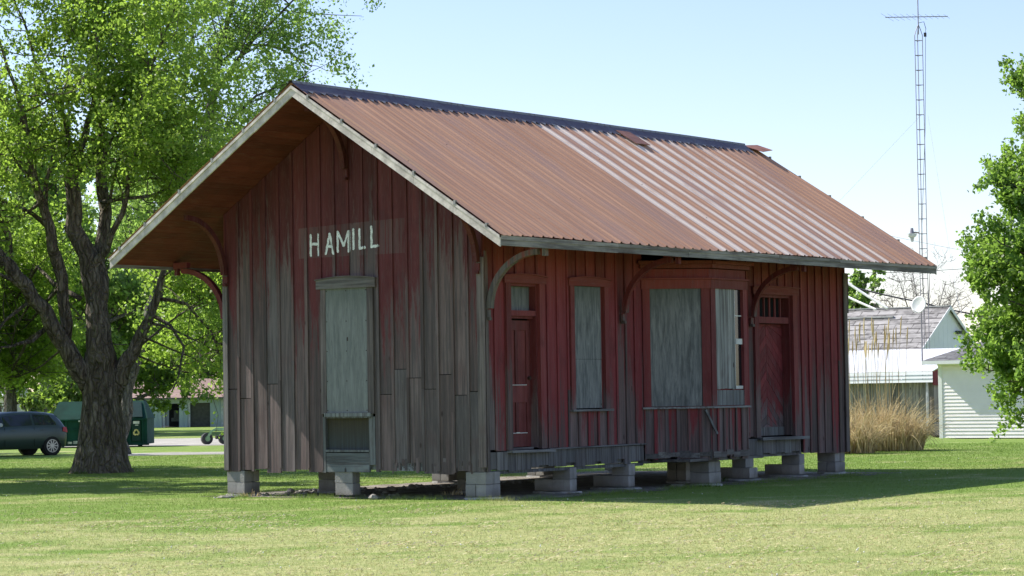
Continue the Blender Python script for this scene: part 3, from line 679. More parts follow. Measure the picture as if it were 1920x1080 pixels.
for yy, sgn in ((Y0, -1), (Y1, 1)):
    for side in (1, -1):
        m = MB(); k = 5
        for i in range(k):
            s0, s1 = i*RUN/k, (i+1)*RUN/k
            x0, x1 = XR+side*s0, XR+side*s1
            ya, yb = sorted((yy, yy-sgn*.028))
            e = .004 if i < k-1 else 0
            t0, t1 = ZR-.055-s0*SL, ZR-.055-s1*SL; hgt = .145+random.uniform(-.004, .004)
            m.hexa([(x0, ya, t0-hgt), (x1-side*e, ya, t1-hgt), (x1-side*e, yb, t1-hgt), (x0, yb, t0-hgt), (x0, ya, t0), (x1-side*e, ya, t1), (x1-side*e, yb, t1), (x0, yb, t0)])
            ya, yb = sorted((yy+sgn*.002, yy+sgn*.02)); t0 += .034; t1 += .034
            m.hexa([(x0, ya, t0-.05), (x1, ya, t1-.05), (x1, yb, t1-.05), (x0, yb, t0-.05), (x0, ya, t0), (x1, ya, t1), (x1, yb, t1), (x0, yb, t0)], .9)
        m.build('rake_board', RAKE, roof)
        for s0 in (.35, 1.05, 1.75, 2.5, 3.3, 3.9):
            x = XR+side*s0; z = ZR-s0*SL; m = MB()
            m.box((x-.02, yy+sgn*.005-.02, z-.05), (x+.02, yy+sgn*.005+.03, z+.02))
            m.build('roof_clip', simple('grey_clip', (.25, .25, .24), .6, .4), roof)
t = NT('ridge_metal'); P = t.pos(); X = t.xyz(P); a = t.noise(t.scale(P, (1, .8, 1)), 1.4, 5); b = t.noise(P, 11, 4)
c = t.mix(t.ramp(a, .4, .6), (.11, .085, .105), (.14, .12, .135)); c = t.mix(t.ramp(t.attr('rnd'), .5, .7, 0, .9), c, (.23, .235, .24)); c = t.mix(t.ramp(b, .5, .7, 0, .7), c, (.085, .04, .035))
t.pbr(c, .5, .2, t.bump(b, .2, .01)); RM = t.m
m = MB(); y = Y0-.03; ny = 46; yend = Y1-.45
for side in (1, -1):
    for i in range(ny):
        y0, y1 = Y0-.03+(yend-Y0)*i/ny, Y0-.03+(yend-Y0)*(i+1)/ny
        wv = lambda q: .004*math.sin(q*1.3)
        s1 = .23
        pts = lambda q: [(XR, q, ZR+.07+wv(q)), (XR+side*.035, q, ZR+.062+wv(q)), (XR+side*.05, q, ZR+.02+wv(q)), (XR+side*s1, q, ZR+.03-s1*SL+wv(q)*.3)]
        A0, A1 = pts(y0), pts(y1)
        for k in range(3): m.quad([A0[k], A0[k+1], A1[k+1], A1[k]], (.9, .8, .1)[k])
        ym = (y0+y1)/2; e = XR+side*(s1+.05); ze = ZR+.012-(s1+.05)*SL
        m.quad([A0[3], (e, y0+.03, ze), (e, ym-.02, ze-.004), (XR+side*s1, ym, A0[3][2]+.0), ], .3)
        m.quad([(XR+side*s1, ym, A0[3][2]), (e+side*.02, ym+.05, ze), A1[3]], .7)
m.build('ridge_cap', RM, roof)
m = MB(); m.hexa([(XR-.05, Y1-.46, ZR+.02), (XR+.42, Y1-.40, ZR-.14), (XR+.42, Y1+.0, ZR-.08), (XR+.02, Y1+.06, ZR+.06), (XR-.05, Y1-.46, ZR+.03), (XR+.42, Y1-.40, ZR-.13), (XR+.42, Y1+.0, ZR-.07), (XR+.02, Y1+.06, ZR+.07)])
m.build('patch_sheet', simple('rusty_sheet', (.26, .12, .085), .6, .1), roof); m = MB()
m.hexa([(XR+.15, 8.0, ZR-.06), (XR+.62, 8.0, ZR-.35), (XR+.62, 8.5, ZR-.35), (XR+.15, 8.5, ZR-.06), (XR+.15, 8.0, ZR-.05), (XR+.62, 8.0, ZR-.335), (XR+.62, 8.5, ZR-.335), (XR+.15, 8.5, ZR-.05)])
m.build('patch_sheet', simple('rusty_sheet', (.26, .12, .085), .6, .1), roof)

# ---------------------------------------------------------------- block piers
t = NT('concrete_block'); P = t.pos(); X = t.xyz(P); a = t.noise(P, 3, 5); b = t.noise(P, 40, 4, .7)
c = t.mix(t.ramp(a, .3, .7), (.27, .265, .25), (.36, .35, .325)); c = t.mix(t.ramp(b, .55, .75, 0, .5), c, (.20, .195, .18))
c = t.n('VectorMath', dict(operation='SCALE'), i0=c, Scale=t.ramp(t.attr('rnd'), 0, 1, .85, 1.15)).outputs[0]
c = t.mix(t.math('MULTIPLY', t.ramp(t.math('ADD', X[2], t.math('MULTIPLY', a, .18)), .30, .08), .75), c, (.13, .115, .085)); st_ = t.noise(t.scale(P, (6, 6, 1)), 1.5, 5); c = t.mix(t.ramp(st_, .55, .72, 0, .5), c, (.15, .145, .13))
t.pbr(c, .92, 0, t.bump(b, .9, .015), .15); CMU = t.m
FOOT = simple('footing_concrete', (0.366, 0.354, 0.329), .9, 0, .35, 5, .6)
SHIM = simple('shim_wood', (.14, .12, .10), .85, 0, .3, 8)
def pier(x0, y0, courses, label, top=.455, foot=True):
    """courses: list of lists of block boxes (dx0, dy0, dx1, dy1) bottom to top"""
    cx = x0+.2; cy = y0+.2
    e = empty('block_pier', (cx, cy, 0), label, 'block pier', 'concrete block piers under the depot')
    n = len(courses); h = (min(.20, (top-.05)/n)); z = .045
    for i, cs in enumerate(courses):
        for (a, b, c_, d) in cs:
            m = MB(); j = random.uniform(-.008, .008)
            m.box((x0+a-cx+j, y0+b-cy, z+.002), (x0+c_-cx+j, y0+d-cy, z+h-.003)); o = m.build('block', CMU, e)
            bv = o.modifiers.new('b', 'BEVEL'); bv.width = .006; bv.segments = 1
        z += h
    m = MB(); xs = [c[0] for cs in courses for c in cs]+[c[2] for cs in courses for c in cs]; yl = [c[1] for cs in courses for c in cs]+[c[3] for cs in courses for c in cs]
    if z < top-.01: m.box((x0+min(xs)-cx+.02, y0+min(yl)-cy+.02, z), (x0+max(xs)-cx-.02, y0+max(yl)-cy-.02, top)); m.build('shim', SHIM, e)
    if foot:
        m = MB(); k = 12; pts = []
        for i in range(k):
            a = 2*math.pi*i/k; pts.append(((x0+(min(xs)+max(xs))/2-cx)+math.cos(a)*((max(xs)-min(xs))/2*1.25+.06)*random.uniform(.9, 1.15), (y0+(min(yl)+max(yl))/2-cy)+math.sin(a)*((max(yl)-min(yl))/2*1.25+.06)*random.uniform(.9, 1.15)))
        nv = len(m.v); m.v += [(p[0], p[1], -.02) for p in pts]+[(p[0]*.93, p[1]*.93, .040+random.uniform(-.012, .004)) for p in pts]
        m.f.append(tuple(range(nv+k, nv+2*k))); m.r.append(.5); m.fm.append(0)
        for i in range(k): m.f.append((nv+i, nv+(i+1) % k, nv+k+(i+1) % k, nv+k+i)); m.r.append(.5); m.fm.append(0)
        m.build('footing', FOOT, e)
sq = [(0, 0, .198, .4), (.202, 0, .4, .4)]; sqb = [(0, 0, .4, .198), (0, .202, .4, .4)]
pier(-.40, .0, [sq, sqb], 'block pier under the near front corner of the depot')
pier(-W, .0, [sq, sqb], 'block pier under the left corner of the gable wall')
pier(-3.13, .0, [[(0, 0, .38, .2)], [(0, 0, .38, .2)]], 'slim grey block pier below the boarded gable window', foot=False)
pier(-4.75, 1.5, [[(0, 0, .4, .2)], [(0, 0, .4, .2)]], 'sunlit tan block pier standing just behind the one below the gable window')
pier(-W-.05, 5.9, [sq, sqb], 'half lit block pier seen past the middle of the gable wall')
pier(-2.15, 2.1, [sqb, sq], 'dark shaded block pier just left of the near corner pier')
pier(-.32, 2.35, [[(-.38, 0, -.002, .2), (0, 0, .36, .2)], [(0, 0, .36, .2)]], 'stepped block pier on the long side nearest the near corner')
pier(-.32, 4.15, [[(-.38, 0, -.002, .2), (0, 0, .36, .2)], [(0, 0, .36, .2)]], 'stepped block pier just left of the bay window')
pier(.30, 5.75, [[(0, 0, .40, .4)], [(0, 0, .40, .4)]], 'tall block pier under the bay window corner', top=.5)
pier(-.9, 6.9, [sq, sq], 'shaded block pier set back behind the bay window')
pier(-.34, 8.3, [[(-.38, 0, -.002, .3), (0, 0, .38, .3)], [(0, 0, .3, .3)]], 'block pier with weeds below the left edge of the plank door')
pier(-.42, 10.3, [[(-.38, 0, -.002, .2), (0, 0, .4, .2)], [(0, 0, .4, .2)]], 'stepped block pier below the right edge of the plank door')
pier(-.45, L-.42, [sq, sqb], 'block pier under the far right corner of the depot')
pier(-W, L-.42, [sq, sqb], 'block pier under the hidden rear corner of the depot')
pier(-W, 9.0, [sq, sqb], 'block pier under the rear side wall towards the far end')
ROCK = simple('broken_stone', (.36, .34, .30), .9, 0, .35, 6, .6)
def rock(x, y, s, h, i, label):
    m = MB(); nu, nv_ = 7, 4; n0 = 0; P = []
    for b in range(nv_+1):
        ph = math.pi*b/nv_
        for a in range(nu):
            th = 2*math.pi*a/nu; k = random.uniform(.75, 1.15)
            P.append((s*k*math.cos(th)*math.sin(ph), s*k*math.sin(th)*math.sin(ph)*.8, h*.35+h*.6*math.cos(ph)*random.uniform(.85, 1.1)))
    m.v = P
    for b in range(nv_):
        for a in range(nu):
            m.f.append((b*nu+a, b*nu+(a+1) % nu, (b+1)*nu+(a+1) % nu, (b+1)*nu+a)); m.r.append(.5); m.fm.append(0)
    o = m.build('stone', ROCK); o.location = (x, y, 0); o.rotation_euler = (0, 0, random.random()*6)
    tag(o, label, 'stone', 'loose stones on the dirt under the depot')
m_ = MB(); V_, F_ = [], []
for i in range(240):
    u = random.random(); x = -5.3+u*1.3+random.gauss(0, .22); y = .25+u*6.2+random.gauss(0, .35)
    if i > 190: x = random.uniform(-5.0, -.6); y = random.uniform(.2, 3.2)
    sz = random.choice((.02, .03, .03, .04, .05, .07)); n0 = len(V_)
    P6 = [(1, 0, 0), (0, 1, 0), (-1, 0, 0), (0, -1, 0), (0, 0, .75), (.6, .6, .35), (-.6, .5, .4), (.5, -.6, .38), (-.55, -.55, .3)]
    for (a, b, c_) in P6: V_.append((x+a*sz*random.uniform(.7, 1.2), y+b*sz*random.uniform(.7, 1.2), .0+c_*sz*random.uniform(.8, 1.3)))
    for f in ((0, 5, 7), (0, 1, 5), (1, 6, 5), (1, 2, 6), (2, 8, 6), (2, 3, 8), (3, 7, 8), (3, 0, 7), (4, 5, 6), (4, 6, 8), (4, 8, 7), (4, 7, 5)): F_.append(tuple(n0+k for k in f))
o = np_mesh('rubble', np.array(V_), np.array(F_), ROCK, None, rng.random(len(F_)), 3); tag(o, 'low ridge of broken stone and dirt rubble under the depot floor', 'rubble', kind='stuff')
for q, lb in (((1075, 926), 'flat broken slab at the foot of the first stepped pier'), ((1180, 919), 'pale broken slab at the foot of the pier left of the bay'), ((1270, 912), 'thin dark slab left of the pier under the bay'), ((1385, 903), 'pale slab under the pier by the plank door'), ((425, 934), 'white flat stone at the left foot of the left gable pier'), ((700, 937), 'low stone just right of the slim gable pier'), ((772, 917), 'biggest sunlit boulder in the rubble under the gable'), ((735, 921), 'mid sized stone left of the biggest boulder under the gable'), ((545, 925), 'dark lumpy stone between the left pier and the slim pier')):
    g = ground_at(*q); s_ = .17 if 'slab' in lb or 'flat' in lb else .09; rock(g[0], g[1], s_, .05 if s_ > .15 else .10, 0, lb)


# ---------------------------------------------------------------- foliage
def leaf_mat(name, base, back, dry=0.0):
    t = NT(name); r = t.attr('rnd'); P = t.n('NewGeometry').outputs['Position']; n = t.noise(P, .55, 3)
    c = t.mix(t.ramp(r, 0, 1), tuple(q*.95 for q in base), tuple(q*1.5 for q in base))
    c = t.mix(t.ramp(n, .42, .62, 0, .6), c, (base[0]*1.5, base[1]*1.2, base[2]*.9))
    b = t.mix(t.ramp(r, 0, 1), tuple(q*.85 for q in back), tuple(min(.9, q*1.15) for q in back))
    d = t.n('BsdfDiffuse', None, Color=c); tr = t.n('BsdfTranslucent', None, Color=b); g = t.n('BsdfGlossy', None, Color=(.6, .6, .6), Roughness=.45)
    m1 = t.n('MixShader', None, i0=.55, i1=d, i2=tr); m2 = t.n('MixShader', None, i0=.045, i1=m1, i2=g)
    t.t.links.new(m2.outputs[0], t.out.inputs[0]); return t.m
LEAF = leaf_mat('maple_leaf', (.105, .165, .022), (.42, .63, .09))
LEAF2 = leaf_mat('far_maple_leaf', (.10, .17, .035), (.37, .57, .12))
LEAF3 = leaf_mat('bright_leaf', (.085, .16, .03), (.32, .52, .08))
LEAFD = leaf_mat('dark_leaf', (.065, .125, .025), (.30, .46, .06))  # darker green for background trees and shrubs
def bark_mat(name, a, b, moss=True):
    t = NT(name); P = t.pos(); X = t.xyz(P)
    v = t.noise(t.scale(P, (1, 1, .22)), 7, 8, .72, .8); f = t.noise(t.scale(P, (1, 1, .4)), 22, 5, .7); n = t.noise(P, 1.1, 4)
    c = t.mix(t.ramp(v, .38, .62), tuple(q*.42 for q in a), b); c = t.mix(t.ramp(n, .4, .65, 0, .6), c, a)
    if moss: c = t.mix(t.math('MULTIPLY', t.ramp(X[2], 2.5, .3), t.ramp(f, .45, .6, 0, .55)), c, (.15, .15, .04))
    h = t.math('ADD', v, t.math('MULTIPLY', f, .35))
    cr = t.n('TexVoronoi', dict(feature='DISTANCE_TO_EDGE'), Vector=t.scale(t.n('VectorMath', dict(operation='ADD'), i0=P, i1=t.n('VectorMath', dict(operation='SCALE'), i0=t.n('TexNoise', None, Vector=P, Scale=3.0).outputs['Color'], Scale=.25).outputs[0]).outputs[0], (9, 9, 1.6)), Scale=1.0).outputs['Distance']
    c = t.mix(t.ramp(cr, .14, .02, 0, .45), c, tuple(q*.25 for q in a)); h = t.math('ADD', h, t.ramp(cr, 0, .25, 0, .8))
    t.pbr(c, .9, 0, t.bump(h, 1.0, .09), .15); return t.m
BARK = bark_mat('maple_bark', (.18, .152, .118), (.30, .265, .22)); BARK2 = bark_mat('grey_bark', (.17, .155, .135), (.25, .235, .21), False)

def make_tree(name, loc, limbs, lmat, bmat, label, cat, group, leaf=.11, per=9, lens=(2.6, 1.2, .5), nch=(5, 4, 4), drop=0.0, minr=.0, twig_r=.012, spread=.2, max_leaf=60000, bbox=None, start=.25, kids=('trunk', 'crown')):
    """limbs: list of (points, radii, branch density); branches grow from them, leaves hang on the last twigs"""
    e = empty(name, loc, label, cat, group); off = np.array(loc, float)
    m = MB(); tips = []
    def norm(v): return v/(np.linalg.norm(v)+1e-9)
    def grow(p, d, ln, rad, lev):
        if bbox is not None and not (bbox(p+d*ln*.5) and bbox(p+d*ln)): return
        n = 4; pts = [p]; q = p.copy(); dd = d.copy()
        for i in range(n):
            dd = norm(dd+rng.normal(0, .22, 3)+np.array([0, 0, .10-drop*(i/n)])); q = q+dd*ln/n; pts.append(q.copy())
        k = 4 if lev == 0 else 3
        if rad > .009: m.tube(np.array(pts)-off, np.linspace(rad, rad*.4, n+1), k, .5, False)
        if lev == len(nch)-1:
            tips.append((np.array(pts), d)); return
        for i in range(nch[lev+1]):
            tt = rng.uniform(.2, 1.0); j = min(n-1, int(tt*n)); b = pts[j]+(pts[j+1]-pts[j])*(tt*n-j)
            side = norm(rng.normal(0, 1, 3)*np.array([1, 1, .75])); nd = norm(dd*.65+side)
            grow(b, nd, lens[lev+1]*rng.uniform(.6, 1.25), max(rad*.5, twig_r*.6), lev+1)
        tips.append((np.array(pts[2:]), dd))
    for (pts, rad, dens) in limbs:
        pts = np.array(pts, float); rad = list(rad)
        # subdivide with a little waviness
        P2 = [pts[0]]; R2 = [rad[0]]
        for i in range(len(pts)-1):
            for s_ in (.5, 1.0):
                q = pts[i]+(pts[i+1]-pts[i])*s_
                if s_ < 1 and rad[i] < .4: q = q+rng.normal(0, min(.06, rad[i]*.4), 3)
                P2.append(q); R2.append(rad[i]+(rad[i+1]-rad[i])*s_)
        k = 20 if rad[0] > .25 else (8 if rad[0] > .1 else 5)
        m.tube(np.array(P2)-off, R2, k, .5, True)
        if dens <= 0: continue
        seg = np.linalg.norm(np.diff(pts, axis=0), axis=1); tot = seg.sum(); nb = max(1, int(tot*dens*nch[0]/2.5))
        for i in range(nb):
            tt = start+(1-start)*rng.random(); x = tt*tot; j = 0
            while j < len(seg)-1 and x > seg[j]: x -= seg[j]; j += 1
            b = pts[j]+(pts[j+1]-pts[j])*min(1, x/seg[j]); d0 = norm(pts[j+1]-pts[j])
            side = norm(rng.normal(0, 1, 3)); nd = norm(d0*.5+side+np.array([0, 0, .15]))
            grow(b, nd, lens[0]*rng.uniform(.6, 1.2), max(twig_r, min(rad[j]*.35, .05)), 0)
    o = m.build(kids[0], bmat, e, True)
    if lmat is None: return e
    C = []
    for (pts, d) in tips:
        n = per if len(pts) > 3 else per//2
        if bbox is not None and not bbox(pts[0]): continue
        tt = rng.random(n)*(len(pts)-1.001); j = tt.astype(int); q = pts[j]+(pts[j+1]-pts[j])*(tt-j)[:, None]
        C.append(q+rng.normal(0, spread*.6, (n, 3)))
    C = np.concatenate(C)
    if len(C) > max_leaf: C = C[rng.permutation(len(C))[:max_leaf]]
    n = len(C); nrm = rng.normal(0, 1, (n, 3))+np.array([0, 0, .5]); nrm /= np.linalg.norm(nrm, axis=1)[:, None]
    a = np.cross(nrm, rng.normal(0, 1, (n, 3))); a /= np.linalg.norm(a, axis=1)[:, None]; b = np.cross(nrm, a)
    s_ = leaf*(.55+.75*rng.random(n))[:, None]
    C = C-off
    V = np.stack([C-a*s_*.55, C-b*s_*.42+nrm*s_*.10+a*s_*.05, C+a*s_*.6-nrm*s_*.12, C+b*s_*.42+nrm*s_*.10+a*s_*.05], 1).reshape(-1, 3)
    np_mesh(kids[1], V, np.arange(n*4).reshape(-1, 4), lmat, e, rng.random(n))
    print(name, 'leaves', n, 'tips', len(tips)); return e
def limb(D, pts, dens=1.0, dd=0.0, taper=None):
    """pts (px, py, radius px) in the photo at depth D, drifting dd metres deeper to the end"""
    n = len(pts); P = []; Rr = []
    for i, (x, y, r) in enumerate(pts):
        d = D+dd*(i/(n-1))**1.2; P.append(at(x, y, d)); Rr.append((r*(1.0 if y > 760 else .88) if r > 12 else r*(.62+.38*max(0, r-7)/5))*d/FOC)
    return (P, Rr, dens)

D = 59.3
TL = [limb(D, [(190, 902, 88), (190, 890, 66), (190, 878, 57), (190, 862, 52), (191, 840, 47), (192, 800, 43), (190, 750, 40), (189, 705, 41), (188, 660, 33)], 0),
      limb(D, [(188, 700, 34), (185, 640, 28), (181, 580, 24), (172, 520, 23), (158, 466, 20), (140, 400, 17), (132, 333, 15), (146, 290, 12)], .35, 0),
      limb(D, [(146, 290, 11), (160, 255, 9), (173, 205, 7), (182, 130, 6), (180, 40, 5), (190, -60, 3)], 1.1, -.5),
      limb(D, [(140, 300, 8), (122, 222, 8), (104, 188, 7), (84, 150, 6), (67, 120, 5), (52, 62, 4), (30, 10, 3), (15, -40, 2)], 1.1, .8),
      limb(D, [(181, 590, 20), (190, 520, 17), (193, 444, 14), (192, 360, 12), (190, 267, 10), (188, 155, 8), (178, 58, 6), (172, -40, 4)], .8, 1.5),
      limb(D, [(172, 726, 25), (152, 700, 22), (124, 650, 19), (96, 608, 17), (62, 560, 15), (30, 520, 16), (0, 482, 14), (-40, 445, 11)], .6, -1.5),
      limb(D, [(120, 645, 15), (118, 560, 13), (104, 480, 12), (95, 430, 11), (60, 330, 9), (44, 215, 8), (28, 160, 6), (5, 95, 4), (-20, 30, 2)], .9, -2.0),
      limb(D, [(208, 755, 22), (224, 715, 20), (244, 668, 17), (262, 630, 13), (283, 590, 10), (298, 540, 9), (312, 480, 7), (332, 400, 5), (350, 330, 3)], .9, -.5),
      limb(D, [(172, 520, 12), (200, 470, 9), (230, 400, 8), (240, 330, 7), (262, 250, 6), (268, 160, 5), (300, 90, 4), (330, 10, 3)], 1.2, -2.0),
      limb(D, [(165, 262, 6), (200, 262, 5), (240, 250, 4), (280, 245, 3), (330, 235, 2)], 1.5, -1.0),
      limb(D, [(190, 380, 7), (230, 372, 6), (280, 368, 5), (330, 350, 3), (375, 352, 2)], 1.4, -2.0),
      limb(D, [(192, 300, 6), (222, 225, 6), (238, 160, 5), (262, 80, 4), (272, 20, 3)], 1.3, 1.0),
      limb(D, [(30, 520, 10), (15, 440, 9), (-20, 380, 7), (-60, 300, 5)], 1.0, 0),
      limb(D, [(95, 430, 8), (60, 400, 7), (20, 385, 6), (-20, 360, 4)], 1.2, -1),
      limb(D, [(100, 600, 8), (60, 640, 6), (20, 650, 4), (-30, 655, 3)], 1.6, -2.5),
      limb(D, [(275, 600, 5), (310, 612, 4), (350, 630, 3), (390, 650, 1)], 3.2, -1.5),
      limb(D, [(244, 662, 6), (280, 635, 4), (330, 595, 3), (380, 560, 2), (410, 540, 1)], 3.0, 2.5),
      limb(D, [(150, 560, 8), (110, 540, 7), (60, 600, 4), (20, 600, 3)], 1.5, 3),
      limb(D, [(283, 590, 7), (320, 610, 5), (345, 650, 4), (335, 705, 3), (322, 735, 2)], 2.0, -1.5), limb(D, [(298, 560, 7), (350, 570, 5), (395, 620, 4), (415, 680, 2)], 2.0, 1.5),
      limb(D, [(124, 650, 4), (80, 685, 3), (50, 700, 2), (15, 715, 1)], 4.0, 3.5), limb(D, [(62, 560, 4), (30, 610, 3), (20, 655, 2), (35, 700, 1)], 4.0, 2.5), limb(D, [(244, 662, 4), (290, 680, 3), (325, 692, 2), (375, 705, 1)], 4.0, 3.5), limb(D, [(262, 630, 4), (310, 650, 3), (360, 670, 2), (414, 690, 1)], 4.0, 2.0), limb(D, [(110, 540, 6), (70, 500, 5), (30, 560, 4), (-10, 600, 2)], 2.0, 4.0),
      limb(D, [(96, 608, 7), (50, 640, 5), (30, 680, 4), (20, 705, 2)], 1.8, 2), limb(D, [(60, 560, 7), (10, 600, 5), (-20, 640, 3)], 1.8, -2)]
# low sweeping branches keep the view under the crown open
tb_ = ground_at(190, 887)
def clear_low(p):
    r_ = math.hypot(p[0]-tb_[0], p[1]-tb_[1]); q_ = np.array(p)-tb_
    if abs(q_@_r) < 1.9 and q_@_f < 1.5 and p[2] < 5.6: return False
    return p[2] > (6.3 if r_ < 1.7 else (1.75 if r_ > 3 else 4.0))
g = ground_at(190, 887)
make_tree('maple_tree', (g[0], g[1], 0), TL, LEAF, BARK, 'huge old maple with a thick forked grey trunk left of the depot', 'tree', 'broadleaf trees behind the depot', leaf=.088, per=24, lens=(2.1, 1.05, .5), nch=(7, 4, 4), spread=.20, max_leaf=118000, bbox=clear_low)
D = 79
T2 = [limb(D, [(230, 862, 24), (231, 845, 14), (233, 800, 12), (236, 740, 12), (250, 690, 12), (276, 610, 13), (300, 540, 12)], 0),
      limb(D, [(300, 540, 13), (330, 470, 12), (362, 390, 11), (380, 300, 11), (395, 200, 10), (408, 120, 8), (425, 50, 7), (445, -30, 5)], .55, 0),
      limb(D, [(395, 200, 8), (420, 150, 7), (460, 95, 6), (500, 50, 5), (545, 5, 3), (580, -30, 2)], 1.1, -1),
      limb(D, [(405, 130, 7), (450, 85, 5), (500, 85, 4), (545, 100, 3), (585, 125, 2)], 1.0, 1),
      limb(D, [(380, 300, 6), (430, 230, 5), (480, 180, 4), (530, 160, 2.5), (575, 145, 2)], 1.0, -1),
      limb(D, [(350, 420, 7), (400, 350, 6), (440, 320, 5), (490, 250, 3)], 1.1, 1),
      limb(D, [(290, 560, 9), (300, 430, 8), (330, 330, 7), (340, 220, 6), (350, 120, 5), (372, 20, 3)], 1.0, 1),
      limb(D, [(300, 540, 7), (260, 480, 6), (240, 420, 5), (230, 340, 4)], 1.2, 2),
      limb(D, [(300, 520, 7), (350, 500, 6), (400, 470, 5), (440, 420, 3)], 1.4, 1),
      limb(D, [(276, 610, 7), (330, 590, 5), (380, 600, 4), (415, 640, 2)], 1.8, 1)]
g = ground_at(241, 853)
make_tree('maple_tree', (g[0], g[1], 0), T2, LEAF2, BARK2, 'tall leaning maple with thin airy foliage behind the depot gable', 'tree', 'broadleaf trees behind the depot', leaf=.10, per=22, lens=(2.3, 1.1, .5), nch=(7, 4, 3), spread=.22, max_leaf=52000, bbox=lambda p: p[2] > 3.2)

def bushy(name, px, py_base, D, hpx, wpx, label, lmat, seed, leaf=.2, n=16000, group=None, cat='tree', low=.12, trunk=True, kids=('trunk', 'crown')):
    """rounded tree or shrub: a trunk that forks into limbs filling an uneven crown"""
    b = at(px, py_base, D); b = np.array([b[0], b[1], 0.0]); H = hpx*D/FOC; Wd = wpx*D/FOC/2
    st = np.random.default_rng(seed); limbs = [([b, b+[0, 0, H*.2], b+[.05*H*st.normal(), 0, H*.45], b+[.05*H, 0, H*.72]], [H*.028+.02, H*.022+.015, H*.016+.01, H*.007+.01], .5)]
    k = 11
    for i in range(k):
        a = i*2.4+st.random(); z0 = H*(low+.5*i/k*.9); el = .15+.9*i/k; ln = (Wd*(1.0-.35*i/k))*st.uniform(.75, 1.05)
        d = np.array([math.cos(a)*math.cos(el), math.sin(a)*math.cos(el), math.sin(el)])
        p0 = b+np.array([0, 0, z0]); p1 = p0+d*ln*.5; p2 = p0+d*ln+np.array([0, 0, ln*.12])
        if p2[2] > H*.93: p2[2] = H*.93
        limbs.append(([p0, p1, p2], [H*.011+.01, H*.008+.007, H*.003+.005], 1.2))
    lg = Wd*.42
    return make_tree(name, tuple(b), limbs, lmat, BARK2, label, cat, group, leaf=leaf, per=8, lens=(lg, lg*.5, lg*.28), nch=(6, 4, 3), spread=lg*.11, max_leaf=n, kids=kids, twig_r=.016)
bg_ = 'broadleaf trees behind the depot'
bushy('broadleaf_tree', 330, 800, 168, 370, 400, 'dark rounded tree standing behind the farm shed', LEAFD, 3, .32, 16000, bg_, low=.06)
bushy('broadleaf_tree', 175, 805, 128, 430, 330, 'dark tree filling the gap behind the forked maple trunk', LEAFD, 4, .26, 20000, bg_, low=.12)
bushy('broadleaf_tree', 20, 805, 138, 470, 330, 'bushy tree at the left edge behind the hatchback car', LEAFD, 5, .26, 20000, bg_, low=.12)
bushy('broadleaf_tree', 465, 800, 150, 560, 360, 'tall green tree far behind the depot gable', LEAF2, 6, .28, 20000, bg_, low=.2)
bushy('broadleaf_tree', 90, 805, 122, 640, 380, 'tall tree rising behind the left half of the big maple', LEAF2, 7, .26, 26000, bg_, low=.3)
bushy('broadleaf_tree', 290, 805, 166, 700, 330, 'tall tree rising between the two maples', LEAF2, 17, .26, 22000, bg_, low=.3)
bushy('shrub', 130, 838, 112, 150, 150, 'dark leafy shrub behind the green container', LEAFD, 18, .2, 9000, None, 'shrub', low=.05, kids=('stem', 'foliage'))
bushy('shrub', 212, 838, 116, 140, 90, 'dark shrub just right of the maple trunk behind the container', LEAFD, 19, .2, 8000, None, 'shrub', low=.05, kids=('stem', 'foliage'))
bushy('shrub', 62, 838, 104, 125, 100, 'low leafy shrub between the car roof and the green container', LEAFD, 8, .18, 7000, None, 'shrub', low=.08, kids=('stem', 'foliage'))
bushy('broadleaf_tree', 1612, 790, 160, 290, 150, 'pale green tree behind the shingled house roof', LEAF2, 9, .26, 12000, bg_, low=.3)
for (x_, y_, sd_, lb) in ((-31, 5.5, 21, 'broad maple standing left of the forked maple, shading the lawn'), (-46, 19, 22, 'broad maple standing left of the parked car and shading it'), (-20.8, .2, 23, 'smaller maple on the open lawn left of the forked maple')):
    b_ = np.array([x_, y_, 0.0]); dd_ = float((b_-CAM)@_f); px_ = 960+FOC*float((b_-CAM)@_r)/dd_
    bushy('maple_tree', px_, 850, dd_, (12.5 if sd_ < 23 else 11.5)*FOC/dd_, (12.5 if sd_ < 23 else 10)*FOC/dd_, lb, LEAF, sd_, .26, 15000, bg_, low=.25)
# bare tree
b = at(1738, 790, 150); b = np.array([b[0], b[1], 0.0]); sc_ = 150/FOC
LB = [([b, b+[0, 0, 4.0], b+[.1, 0, 5.3]], [.2, .16, .12], 0)]
for i, (dx, h_) in enumerate(((-75, 225), (-48, 262), (-20, 268), (12, 272), (40, 250), (70, 232), (88, 215), (-90, 200))):
    q = at(1738+dx, 790, 150); q[2] = 0
    LB.append(([b+[0, 0, 4.6+.1*i], (b+q)/2+np.array([0, 0, 5.0+h_*sc_*.08]), q+np.array([0, 0, h_*sc_])], [.07, .045, .015], 1.0))
make_tree('bare_tree', tuple(b), LB, None, simple('bare_twig', (.20, .17, .17), .9, 0, .2), 'leafless tree with fine grey twigs beyond the satellite dish', 'tree', None, lens=(1.6, .9, .5), nch=(5, 4, 3), twig_r=.02)
